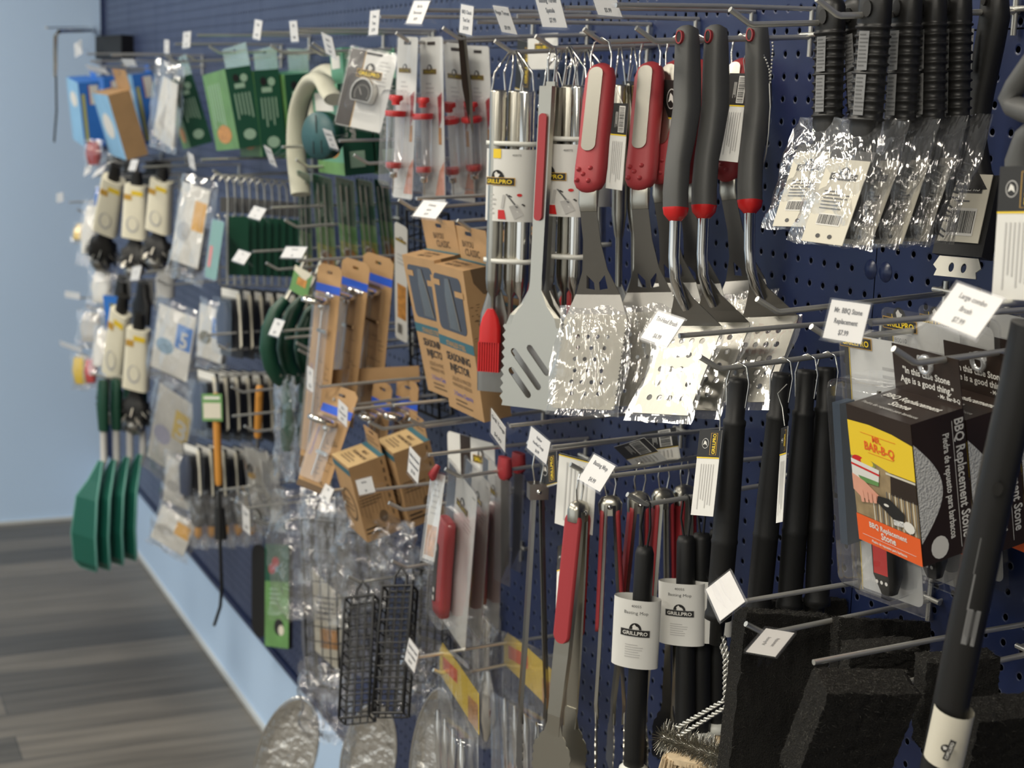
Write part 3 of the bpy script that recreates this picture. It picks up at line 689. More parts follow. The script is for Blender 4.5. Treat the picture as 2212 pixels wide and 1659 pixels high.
# plain steel tubes crowded behind the red handles
def tube_tool():
    o = empty('steel_tool', I4, '', 'grill tool')
    part('handle', MB().lathe([(.0005, -.05), (.0085, -.0505), (.0092, -.053), (.0092, -.21), (.006, -.235), (.0045, -.24), (.0045, -.30)], STEEL, 16), o)
    part('ring', MB().tube([(-.009, 0, -.06), (-.005, 0, -.03), (-.001, 0, -.001), (.001, 0, -.001), (.005, 0, -.03), (.009, 0, -.06)], .0013, CHROME, 6), o)
    part('blade', MB().loft([(0, 0, -.295, .004, .002), (0, .002, -.315, .013, .001), (0, .002, -.33, .026, .001), (0, -.004, -.40, .030, .001)], STEELD, 12, 3.5), o)
    return o
for px, bot, lab in ((1340, (1335, 790), 'plain steel handled tool just right of the nearest red handle'), (1368, (1372, 770), 'plain steel handled tool left of the second red handle'), (1240, (1228, 760), 'plain steel handled tool behind the wrapped sets')):
    p = P5.on(px) if px > 1300 else P4.on(px); T_, L_ = tool(p, bot, -p.y, -p.y, 35); inst('tubet', tube_tool, T_ @ Matrix.Diagonal((1, 1, L_ / .40, 1)), lab, 'grill tool', 'plain steel handled tools')
# ---------------------------------------------------------------- generic packs
def carton(name, label, cat, TL, TR, BL, Y, D, yaw=0, pitch=None, front=KRAFT, side=None, top=None, header=None, paint=None, group=None, hook=None, WH=None):
    """cardboard box: front face from three corners, depth D behind it; header = (height, width share, left share)"""
    M, W, H = quad(TL, TR, BL, Y, yaw, pitch)
    if WH: W, H = WH
    o = empty(name, M, label, cat, group); side = side or front; top = top or front
    b = MB(); e = .0008
    b.add([(0, 0, 0), (W, 0, 0), (W, 0, -H), (0, 0, -H)], [(0, 1, 2, 3)], front)
    b.add([(0, D, 0), (W, D, 0), (W, D, -H), (0, D, -H)], [(0, 1, 2, 3)], side)
    for x in (0, W): b.add([(x, 0, 0), (x, D, 0), (x, D, -H), (x, 0, -H)], [(0, 1, 2, 3)], side)
    b.add([(0, 0, 0), (W, 0, 0), (W, D, 0), (0, D, 0)], [(0, 1, 2, 3)], top); b.add([(0, 0, -H), (W, 0, -H), (W, D, -H), (0, D, -H)], [(0, 1, 2, 3)], side)
    R = Matrix.Translation((W, 0, 0)) @ Matrix.Rotation(math.pi / 2, 4, 'Z')      # right side: local x runs back
    U = Matrix.Translation((0, 0, 0)) @ Matrix.Rotation(-math.pi / 2, 4, 'X')     # top: local z runs back
    if paint: paint(b, W, H, D, R, U)
    part('box_body', b, o)
    if header:
        hh, ws, ls = header[:3]; hm = header[3] if len(header) > 3 else front
        h = MB(); x0 = W * ls; x1 = W * (ls + ws); xc = (x0 + x1) / 2
        h.plate([(x0, 0), (x1, 0), (x1, hh), (x0, hh)], D - .0008, D, hm, [rrect(xc - .012, hh * .74, xc + .012, hh * .74 + .006, .003, 3)] if hh > .02 else [])
        if len(header) > 4: header[4](h, x0, x1, hh, D - .0008)
        part('hang_header', h, o)
    return o
def blister(name, label, cat, TL, TR, BL, Y, yaw=0, pitch=None, card=WHITE, fill=None, bub=None, D=.02, margin=.006, group=None, paint=None, shell=BLIST, r=.008, mirror=False):
    """card in a clear shell; bub = (x0, z0, x1, z1) in shares of the card for the raised bubble"""
    M, W, H = quad(TL, TR, BL, Y, yaw, pitch); o = empty(name, M, label, cat, group)
    c = MB().plate(rrect(margin, -H + margin, W - margin, -margin, min(r, W * .2)), 0, .0005, card)
    if paint: paint(c, W, H)
    part('card', c, o)
    s = MB().plate(rrect(0, -H, W, 0, min(r, W * .25)), -.0012, -.0008, shell)
    s.rings([[(x, y, z) for x, z in rrect(0, -H, W, 0, min(r, W * .25))] for y in (-.0014, .0012)], shell, caps=False, smooth=False)
    if bub:
        x0, z0, x1, z1 = bub[0] * W, -bub[3] * H, bub[2] * W, -bub[1] * H
        rr = min(.01, (x1 - x0) * .3); A = rrect(x0, z0, x1, z1, rr); B = rrect(x0 + D * .15, z0 + D * .15, x1 - D * .15, z1 - D * .15, rr * .8)
        s.rings([[(x, -.0012, z) for x, z in A], [(x, -D * .85, z) for x, z in A], [(x, -D, z) for x, z in B]], shell, caps=False)
        s.plate(B, -D, None, shell)
    part('clear_shell', s, o)
    if fill: fill(o, W, H, D)
    return o
def solidsh(mb, secs, m, n=20, e=2.6): return mb.loft(secs, m, n, e)
# ---------------------------------------------------------------- F: stone cartons
Hs = Hook((1930, 753), 'hook with its bent tip through the brown stone carton headers')
def stone_paint(b, W, H, D, R, U):
    y = -.0004
    b.rect(0, -H * .80, W, 0, DARKBR, y)
    b.rect(0, -H * .80, W * .999, -H * .36, GRILLP, -.0005)
    b.poly([(0, -H * .11), (W * .35, -H * .10), (W * .7, -H * .115), (W, -H * .15), (W, -H * .40), (W * .6, -H * .40), (W * .3, -H * .36), (0, -H * .37)], YELL, -.0007)
    for i in range(16): b.rect(W * (.30 + .045 * i), -H * .80, W * (.315 + .045 * i), -H * (.62 if i < 5 else .55), INKG if i % 2 else CREAM, -.0008)
    b.poly([(W * .62, -H * .40), (W, -H * .40), (W, -H * .56), (W * .60, -H * .56)], DARKBR, -.0008); b.rect(W * .55, -H * .42, W, -H * .405, CREAM, -.0009)
    b.disc(W * .12, -H * .385, W * .1, H * .03, REDB, -.0008); b.disc(W * .26, -H * .385, W * .1, H * .03, YELL, -.0009); b.disc(W * .34, -H * .39, W * .06, H * .02, SALAD, -.0008)
    b.poly([(0, -H * .39), (W * .45, -H * .41), (W * .42, -H * .52), (W * .1, -H * .54), (0, -H * .52)], WHITE, -.001); b.poly([(0, -H * .42), (W * .45, -H * .44), (W * .45, -H * .455), (0, -H * .435)], REDB, -.0012); b.poly([(W * .1, -H * .50), (W * .43, -H * .50), (W * .42, -H * .53), (W * .15, -H * .54)], GRNL, -.0012)
    b.poly([(0, -H * .50), (W * .2, -H * .53), (W * .42, -H * .60), (W * .45, -H * .63), (W * .30, -H * .66), (W * .12, -H * .66), (0, -H * .62)], FLESH, -.0014)
    for k in range(4): b.poly([(W * (.10 + .075 * k), -H * .60), (W * (.16 + .075 * k), -H * .60), (W * (.17 + .07 * k), -H * (.69 - .01 * k)), (W * (.12 + .07 * k), -H * (.695 - .01 * k))], FLESH, -.0016 - .0002 * k)
    b.poly([(W * .40, -H * .60), (W * .58, -H * .59), (W * .80, -H * .66), (W * .78, -H * .72), (W * .62, -H * .73), (W * .38, -H * .65)], INK, -.0018); b.poly([(W * .62, -H * .73), (W * .78, -H * .72), (W * .77, -H * .76), (W * .62, -H * .77)], STONE, -.0019)
    b.disc(W * .53, -H * .645, W * .04, H * .01, PAPER, -.002); b.disc(W * .86, -H * .745, W * .085, H * .042, PAPER, -.002, 12)
    b.text('MR.', W * .45, -H * .215, H * .06, ORNG, -.0011, bold=True); b.text('BAR-B-Q', W * .48, -H * .285, H * .085, ORNG, -.0011, bold=True, maxw=W * .62)
    b.rect(W * .2, -H * .172, W * .75, -H * .169, ORNG, -.0011); b.rect(W * .3, -H * .305, W * .7, -H * .302, ORNG, -.0011)
    b.rect(0, -H, W, -H * .80, ORNG, -.001)
    b.text('BBQ Replacement', W * .5, -H * .865, H * .055, PAPER, -.0014, bold=True, maxw=W * .88); b.text('Stone', W * .5, -H * .925, H * .07, PAPER, -.0014, bold=True)
    b.rect(W * .08, -H * .942, W * .92, -H * .939, PAPER, -.0014); b.text('Piedra de repuesto para barbacoa', W * .5, -H * .978, H * .028, PAPER, -.0014, bold=True, maxw=W * .86)
    b.T = R
    b.rect(0, -H, D, 0, DARKBR, y); b.poly([(0, -H * .14)] + [(D * .48 * math.sin(math.pi * k / 16), -H * .14 - H * .70 * k / 16) for k in range(1, 16)] + [(0, -H * .84)], STONE, -.0007)
    b.text('BBQ Replacement Stone', D * .80, -H * .47, D * .24, PAPER, -.0009, rot=-90, bold=True, maxw=H * .84); b.text('Piedra de repuesto para barbacoa', D * .56, -H * .50, D * .17, PAPER, -.0009, rot=-90, bold=True, maxw=H * .74)
    b.rect(D * .745, -H * .95, D * .755, -H * .06, PAPER, -.0009); b.disc(D * .33, -H * .90, D * .17, D * .19, PAPER, -.0009, 14)
    b.T = U
    b.text('BBQ Replacement', W * .5, D * .62, D * .2, PAPER, -.0006, bold=True, maxw=W * .85); b.text('Stone', W * .5, D * .38, D * .22, PAPER, -.0006, bold=True); b.text('Piedra de repuesto para barbacoa', W * .5, D * .2, D * .11, PAPER, -.0006, maxw=W * .85); b.T = None
def stone_head(h, x0, x1, hh, y):
    w = x1 - x0
    h.text('"In this case Stone', (x0 + x1) / 2, hh * .42, hh * .20, PAPER, y - .0004, bold=True, maxw=w * .9); h.text('Age is a good thing."', (x0 + x1) / 2, hh * .22, hh * .20, PAPER, y - .0004, bold=True, maxw=w * .96)
    h.text('- Mr. Bar-B-Q', x0 + w * .82, hh * .08, hh * .12, PAPER, y - .0004, bold=True, maxw=w * .34)
Ms, Ws, Hs_ = quad((1828, 872), (1967, 914), (1858, 1163), .215, 0, None)
def stone_box(j):
    off = Vector((0, .0565 * j, .0006 * j))
    o = carton('stone_carton', ('nearest brown and yellow replacement stone carton, its whole front in view', 'second replacement stone carton, directly behind the nearest one', 'third replacement stone carton, cut off by the right edge of the photo')[j],
               'carton', (1828, 872), (1967, 914), (1858, 1163), .215, .054, 0, None, DARKBR, DARKBR, DARKBR, (.042, 1.0, 0, DARKBR, stone_head), stone_paint, 'replacement stone cartons')
    o.matrix_world = Matrix.Translation(off) @ o.matrix_world
    part('plastic_eyelet', MB().rings([[(Ws * .52 + r * math.cos(t), .0525 + dy, .030 + r * math.sin(t)) for t in [6.2832 * k / 20 for k in range(20)]] for r, dy in ((.005, 0), (.0065, -.003), (.0095, -.002), (.0095, .0005))], EYE, caps=False), o)
for j in range(3): stone_box(j)
price_tag((1797, 647), (1880, 660), (1777, 729), ['Mr. BBQ Stone', 'Replacement', '$7.99'], 'price tag reading Stone Replacement $7.99, above the nearest brown stone carton', Y=.262)
# ---------------------------------------------------------------- E: blister cards behind the cartons
Hc = Hook((1732, 706), 'thick tipped hook emerging beneath the stone replacement price tag', tag=False, Y=.235)
Hc2 = Hook((1655, 645), 'bare hook with a bright bent tip crossing above the rubber brush handles', tag=False, Y=.215)
def meter_fill(o, W, H, D):
    b = MB(); b.loft([(W * .60, -.012, -H * .50, .008, .006), (W * .61, -.013, -H * .56, .016, .008), (W * .62, -.013, -H * .86, .015, .008), (W * .62, -.012, -H * .93, .007, .006), (W * .62, -.010, -H * .935, .002, .002)], BLACK, 16, 3.2)
    b.rect(W * .62 - .009, -H * .85, W * .62 + .009, -H * .60, REDB, -.0215)
    for k in range(3): b.disc(W * .62 - .006 + .006 * k, -H * .88, .0018, .0018, PAPER, -.0212)
    dm = part('digital_meter', b, o, 'black meter with a red screen')
    f = MB().tube([(W * .60, -.010, -H * .50), (W * .60, -.010, -H * .2)], .002, STEEL, 8)
    f.box(W * .10, W * .20, -.022, -.004, -H * .78, -H * .26, mat('slate_blue_insert', (.03, .05, .08), .3)); part('fork_shaft', f, o)
def meter_paint(c, W, H):
    c.rect(.006, -H + .006, W * .12, -.006, INK, -.0003); c.rect(W * .12, -H + .006, W * .13, -.006, YELL, -.0004)
    c.logo(W * .22, -H * .055, W * .42, -.0006); c.small(W * .55, -H * .35, W * .85, -H * .12, 8, INKP, -.0004); c.text('80010', W * .8, -H * .03, .006, INKG, -.0004)
for i, (TL, TR, BL, Y, lab) in enumerate((((1812, 700), (1981, 732), (1846, 1278), .175, 'nearest clear meter pack, jutting out below the front stone carton'),
                                  ((1905, 660), (2087, 698), (1935, 1235), .12, 'second clear meter pack behind the nearest one'),
                                  ((1985, 655), (2160, 690), (2015, 1215), .075, 'third clear meter pack, mostly hidden by the second stone carton'),
                                  ((2060, 640), (2245, 676), (2090, 1150), .035, 'rearmost clear meter pack, closest to the pegboard'))):
    blister('meter_pack', lab, 'meter pack', TL, TR, BL, Y, 6, None, WHITE, meter_fill, (.08, .17, .86, .93), .030, .008, 'clear meter packs', meter_paint)
Ht = Hook((2196, 720), 'hook at the right edge that carries the large combo brush tag')
price_tag((2068, 611), (2168, 648), (2011, 690), ['Large combo', 'Brush', '$7.99'], 'slanted price tag reading Large combo Brush $7.99')
# ---------------------------------------------------------------- C: things at the right edge
o0 = at(2200, 250, .2)
def grey_loop():
    o = empty('curved_handle_brush', Matrix.Translation(o0), 'grey bent loop handle of a brush cut by the right edge', 'brush')
    q = lambda pts, Y: [at(x, y, Y) - o0 for x, y in pts]
    part('handle', MB().tube(q([(2290, 60), (2240, 120), (2195, 185), (2180, 215), (2188, 228), (2215, 240), (2300, 262)], .2), [.008, .0085, .0085, .0085, .0085, .009, .009], GREYR, 14), o)
    part('grip', MB().tube(q([(2330, 240), (2262, 262), (2222, 300), (2205, 350), (2206, 400), (2216, 450), (2240, 480)], .19), [.011, .011, .0115, .012, .012, .012, .011], GREYR, 16), o)
    return o
grey_loop()
hang_card((2161, 360), (2250, 357), (2142, 645), .23, 'large black topped hang tag at the right edge', top=.34, yaw=8)
# ---------------------------------------------------------------- foreground pole brush
def pole():
    o = empty('long_grill_brush', Matrix.Translation(at(2125, 1150, .255)), 'long grey handled grill brush hanging nearest the camera at right', 'grill brush')
    O = o.location; q = lambda x, y, Y=.255: at(x, y, Y) - O
    P = [q(2225, 700), q(2190, 880), q(2160, 1010), q(2120, 1200), q(2078, 1400), q(2030, 1640), q(2015, 1720)]
    part('handle', MB().tube(P, [.015, .0155, .0155, .0155, .0155, .0155, .0155], BLACK, 20, flat=.75), o)
    z = (q(2120, 1200) - q(2078, 1400)).normalized()
    def frame(x, y, off):
        vd = (CAM - at(x, y, .255)).normalized(); n = (vd - z * vd.dot(z)).normalized(); xx = z.cross(-n)
        M = Matrix.Identity(4); c = q(x, y) + n * off
        for i in range(3): M[i][0], M[i][1], M[i][2], M[i][3] = xx[i], -n[i], z[i], c[i]
        return M
    s = MB()
    for (x, y) in ((2112, 1185), (2098, 1262), (2085, 1335)):
        s.T = frame(x, y, .0158); s.rect(-.010, -.014, -.0005, .015, STRIP, 0); s.small(-.0095, -.013, -.001, .014, 7, INKG, -.0003, seed=x, vert=True)
    part('label_strip', s, o, 'silver printed strip')
    h = MB(); h.T = frame(2158, 1042, .0150); h.disc(0, 0, .0038, .0052, INK, 0); part('hang_hole', h, o)
    c = MB(); zz = (q(2060, 1535) - q(2035, 1645)); a = q(2062, 1530); b_ = q(2038, 1640)
    c.tube([a, b_], .0165, CREAM, 20, caps=False, flat=.85); c.T = frame(2068, 1600, .0172); c.logo(.004, 0, .018, -.0004, rot=-80, ink=PAPER, edge=INKG); c.T = None
    part('sleeve', c, o, 'cream paper sleeve')
    return o
pole()
# ---------------------------------------------------------------- D: rubber handled brushes
Hm = Hook((1512, 771), 'hook holding the black rubber handles beneath the tri-head brush tag')
price_tag((1421, 672), (1477, 694), (1384, 729), ['Tri-Head Brush', '$6.99'], 'price tag reading Tri-Head Brush $6.99', Y=.262)
def rubber_brush():
    o = empty('tri_head_brush', I4, '', 'grill brush')
    part('hanging_ring', MB().tube([(-.010, 0, -.045), (-.012, 0, -.02), (-.008, 0, -.003), (0, 0, .001), (.008, 0, -.003), (.012, 0, -.02), (.010, 0, -.045)], .0011, CHROME, 6), o)
    part('handle', MB().lathe([(.0002, -.0155), (.0095, -.016), (.0098, -.02), (.0098, -.058), (.0118, -.060), (.0118, -.064), (.0112, -.066), (.0118, -.09), (.0130, -.15), (.0132, -.185), (.0140, -.188), (.0132, -.191), (.0130, -.25), (.0125, -.262), (.0142, -.266), (.0142, -.272), (.008, -.275), (.007, -.30), (.0002, -.302)], RUBK, 24), o)
    return o
RB = []
for px, bot, lab in ((1597, (1546, 1395), 'leftmost black rubber handled brush, its coil head reaching past the scouring pads'), (1692, (1632, 1380), 'second black rubber handled brush from the left'),
                     (1745, (1700, 1372), 'third black rubber handled brush from the left'), (1788, (1762, 1365), 'fourth black rubber handled brush, beside the clear meter pack')):
    p = Hm.on(px); M, L = tool(p, bot, -p.y, -p.y + .01, 35); k = L / .302
    RB.append(inst('rub', rubber_brush, M @ Matrix.Diagonal((1, 1, k, 1)), lab, 'grill brush', 'rubber handled tri-head brushes'))
def twist(P, r, m, n=160, rr=.0013):
    b = MB()
    for ph in (0, math.pi):
        pts = []; acc = 0
        seg = [(P[i] - P[i + 1]).length for i in range(len(P) - 1)]; T = sum(seg)
        for k in range(n + 1):
            d = T * k / n; i = 0
            while i < len(seg) - 1 and d > seg[i]: d -= seg[i]; i += 1
            c = P[i].lerp(P[i + 1], d / seg[i]); t = (P[i + 1] - P[i]).normalized(); u = t.orthogonal().normalized(); w = t.cross(u); a = ph + k * .9
            pts.append(c + (u * math.cos(a) + w * math.sin(a)) * r)
        b.tube(pts, rr, m, 5)
    return b
def coil_head(root):
    Mi = root.matrix_world.inverted(); Y = -at(1546, 1345, .2).y; Y = .185
    q = lambda x, y, YY=None: Mi @ at(x, y, YY or Y)
    a = twist([q(1550, 1365), q(1566, 1420), q(1566, 1512), q(1462, 1572, Y + .03)], .0016, ZINC, 90); b2 = twist([q(1562, 1375), q(1574, 1420), q(1576, 1522), q(1466, 1590, Y + .03)], .0016, ZINC, 90)
    for s in (a, b2): part('twisted_wire', s, root)
    h = MB(); A, B = at(1432, 1592, Y + .035), at(1590, 1648, Y + .0); rr = random.Random(4); d = (B - A); dn = d.normalized(); u = dn.orthogonal().normalized(); w = dn.cross(u)
    for k in range(900):
        t = (k + .5) / 900; c = A + d * t; an = k * .55; e = u * math.cos(an) + w * math.sin(an); ln = .0165 * rr.uniform(.75, 1.1) * (1 + .25 * math.sin(t * 40))
        tip = c + (e + dn * rr.uniform(-.25, .25)) * ln; h.tube([Mi @ c, Mi @ tip], .00042, STEEL, 3, caps=False)
    h.tube([Mi @ A, Mi @ B], .003, ZINC, 8); part('coil_bristles', h, root, kind='stuff')
bpy.context.view_layer.update()
coil_head(RB[0])
hang_card((1512, 928), (1560, 930), (1492, 1112), .205, 'black and gold hang tag left of the rubber handles', top=.32, yaw=12, chain=((1555, 930), (1556, 880), (1566, 840), (1575, 825)))
hang_card((1688, 925), (1702, 920), (1676, 1130), .16, 'narrow hang tag seen edge on between the second and third rubber handles', top=.28, yaw=-10, chain=((1695, 920), (1690, 880), (1680, 850), (1700, 830)))
# ---------------------------------------------------------------- scouring pads and their hooks
PADM = mat('black_scouring_pad', (.017, .016, .0145), .95, bump=1, bscale=700, var=.7, spec=.2)
FIBR_LIT = mat('lit_pad_fibre', (.055, .052, .044), .8)  # paler than the pad: light caught by edge fibres, put into the colour
def pad(TL, TR, BL, Y, D, yaw, label, seed, fuzz=1400, pitch=None):
    fuzz *= 6
    M, W, H = quad(TL, TR, BL, Y, yaw, pitch); b = MB(); n, mN = 26, 26; rr = random.Random(seed)
    def V(u, v, t):
        q = Vector((u * 9 + seed, v * 9, t * 3)); f = noise.noise_vector(q) * .0014 + noise.noise_vector(q * 4) * .0013; return (u * W + f.x, t * D + f.y, -v * H + f.z)
    for t in (0, 1): b.add([V(i / n, j / mN, t) for j in range(mN + 1) for i in range(n + 1)], [(j * (n + 1) + i, j * (n + 1) + i + 1, (j + 1) * (n + 1) + i + 1, (j + 1) * (n + 1) + i) for j in range(mN) for i in range(n)], PADM, True)
    per = [(i / n, 0) for i in range(n)] + [(1, j / mN) for j in range(mN)] + [(1 - i / n, 1) for i in range(n)] + [(0, 1 - j / mN) for j in range(mN)]
    b.rings([[V(u, v, t) for u, v in per] for t in (0, .33, .66, 1)], PADM, caps=False)
    for k in range(fuzz):   # loose fibres on edges and face
        if rr.random() < .72:
            u, v = rr.choice(per); t = rr.random()
        else: u, v, t = rr.random(), rr.random(), 0
        p = Vector(V(u, v, t)); d = Vector((rr.uniform(-1, 1), rr.uniform(-1, .3), rr.uniform(-1, 1))) * .0036; e = d.orthogonal().normalized() * .00016
        b.add([p - e, p + e, p + d], [(0, 1, 2)], FIBR_LIT if t > 0 or rr.random() < .12 else PADM)
    return solo('scouring_pad', b, M, label, 'scouring pad', 'black scouring pads')
pad((1613, 1322), (1803, 1337), (1570, 1700), .20, .030, 80, 'tall black scouring pad on the left, its face toward the aisle', 1)
pad((1790, 1497), (1990, 1500), (1715, 1700), .27, .034, 80, 'black scouring pad in the bottom foreground with a grey fuzzy top edge', 2)
pad((1812, 1335), (2010, 1345), (1808, 1470), .13, .024, 72, 'black scouring pad behind the tallest one, under the meter pack', 3, 700)
pad((1836, 1412), (1985, 1402), (1832, 1480), .185, .026, 72, 'small visible strip of scouring pad under the tagged wire', 4, 500)
pad((2002, 1432), (2160, 1420), (1995, 1620), .165, .026, 74, 'black scouring pad between the foreground pad and the long grey brush', 5, 700)
pad((2115, 1560), (2270, 1545), (2085, 1700), .20, .028, 74, 'black scouring pad in the bottom right corner', 6, 700)
pad((1650, 1300), (1830, 1298), (1648, 1420), .09, .022, 70, 'rearmost black scouring pad, only its top edge in view', 7, 400)
Hp1 = Hook((1630, 1345), 'hook over the black scouring pads with the tag seen from behind', tag=True, Y=.215)
Hp2 = Hook((1805, 1475), 'hook over the foreground scouring pad, its tag tilted flat', tag=True, Y=.225)
def flat_tag(corners, Y, label, lines, z0=None):
    def onz(x, y): v = ray(x, y); return CAM + v * ((z0 - CAM.z) / v.z)
    P = [onz(x, y) if z0 else at(x, y, yy) for (x, y), yy in zip(corners, Y)]; M = basis(P[0], P[1] - P[0], P[0] - P[2]); W = (P[1] - P[0]).length; H = (P[0] - P[2]).length
    t = empty('price_tag', M, label, 'price tag', 'price tags on the hook ends'); c = MB().box(0, W, 0, .0006, -H, 0, PAPER)
    for i, s in enumerate(lines): c.text(s, W / 2, -H * (.4 + .3 * i), H * .17, INKG, -.0003, maxw=W * .85)
    part('card', c, t); part('holder', MB().box(-.002, W + .002, -.0013, -.0008, -H - .002, .002, TAGP).box(-.002, W + .002, .0008, .0014, -H - .002, .002, TAGP).add([(W * .1, .0015, -H * .62), (W * .9, .0015, -H * .62), (W * .9, .016, -H * .66), (W * .1, .016, -H * .66), (W * .9, .0015, -H * .38), (W * .1, .0015, -H * .38), (W * .1, .016, -H * .36), (W * .9, .016, -H * .36)], [(0, 1, 2, 3), (4, 5, 6, 7)], TAGP), t)
flat_tag(((1716, 1367), (1790, 1424), (1655, 1357)), (0, 0, 0), 'price tag lying tilted back on the wire over the scouring pads', ['Replacement', 'Scouring Pad'], at(1772, 1425, .25).z)
flat_tag(((1610, 1300), (1562, 1246), (1556, 1342)), (.25, .23, .27), 'upturned price tag showing its clear clip beside the tall scouring pad', [])
# ---------------------------------------------------------------- basting mops
Hb = Hook((1355, 1068), 'hook under the basting mop tag that carries the mops')
price_tag((1283, 981), (1330, 1006), (1250, 1035), ['Basting Mop', '$4.99'], 'price tag reading Basting Mop $4.99', Y=.262)
COTTON = mat('cotton_strands', (.66, .52, .34), .9, var=.25, bscale=90, bump=.3)
def mop():
    o = empty('basting_mop', I4, '', 'basting mop')
    part('cord_loop', MB().tube([(-.002, 0, -.058), (-.006, 0, -.03), (-.003, 0, -.002), (0, 0, .001), (.003, 0, -.002), (.005, 0, -.03), (.002, 0, -.058)], .0014, WIREK, 6), o)
    part('handle', MB().lathe([(.0003, -.052), (.0085, -.053), (.0105, -.06), (.0108, -.10), (.0112, -.20), (.0118, -.30), (.0118, -.318), (.0003, -.32)], RUBK, 20), o)
    h = MB(); rr = random.Random(2)
    h.lathe([(.0115, -.312), (.0165, -.316), (.0175, -.325), (.0003, -.33)], NYLON, 20)
    for k in range(70):
        a = rr.uniform(0, 6.28); r = rr.uniform(.002, .014); e = rr.uniform(.014, .026)
        h.tube([(r * math.cos(a), r * math.sin(a), -.322), (e * math.cos(a), e * math.sin(a), -.345), (e * 1.1 * math.cos(a + .3), e * 1.1 * math.sin(a + .3), -.38)], .0022, COTTON, 5)
    part('cotton_head', h, o)
    W = MB()
    W.rings([[(-.005 + .027 * math.cos(t), .0135 * math.sin(t), z) for t in [6.2832 * k / 28 for k in range(28)]] for z in (-.192, -.112)], WHITE, caps=False)
    W.warp = lambda v: ((lambda t: (-.005 + .027 * math.cos(t), .0135 * math.sin(t) + v[1], v[2]))(-math.pi / 2 + v[0] / .024))
    W.logo(.002, -.150, .032, -.0003, ink=PAPER, edge=INKG); W.text('Basting Mop', .002, -.128, .0052, INKG, -.0004); W.text('40055', .002, -.120, .0042, INKG, -.0004); W.small(-.008, -.180, .012, -.163, 6, INKP, -.0003); W.warp = None
    part('sleeve', W, o, 'white printed sleeve')
    return o
for px, bot, yw, lab in ((1398, (1368, 1665), 46, 'nearest basting mop with a white sleeve facing the aisle'), (1482, (1480, 1600), 40, 'second basting mop, its sleeve overlapped by the third'), (1516, (1513, 1590), 15, 'third basting mop, close behind the second'), (1552, (1547, 1570), 12, 'rearmost basting mop beside the rubber handled brush')):
    p = Hb.on(px); 
    if px > 1480: p = p + Vector((0, 0, .0))
    M, L = tool(p, bot, -p.y, -p.y, yw); inst('mop', mop, M @ Matrix.Diagonal((1, 1, L / .32, 1)), lab, 'basting mop', 'basting mops in white sleeves')
# a natural bristle head below the coil brush
b = MB(); rr = random.Random(9); A = at(1484, 1628, .215)
for k in range(420):
    u, v = rr.uniform(-1, 1), rr.uniform(-1, 1); b.tube([(u * .024, v * .012, 0), (u * .030 + rr.uniform(-.002, .002), v * .015, -.03 + rr.uniform(-.003, .003)), (u * .032, v * .016, -.055)], .0006, COTTON, 4)
b.loft([(0, 0, .002, .02, .012), (0, 0, -.004, .022, .012)], COTTON, 16, 3)
solo('bristle_brush', b, Matrix.Translation(A + Vector((0, 0, -.006))) @ Matrix.Rotation(math.radians(40), 4, 'Z'), 'beige natural bristle brush head under the steel coil bristles', 'brush')
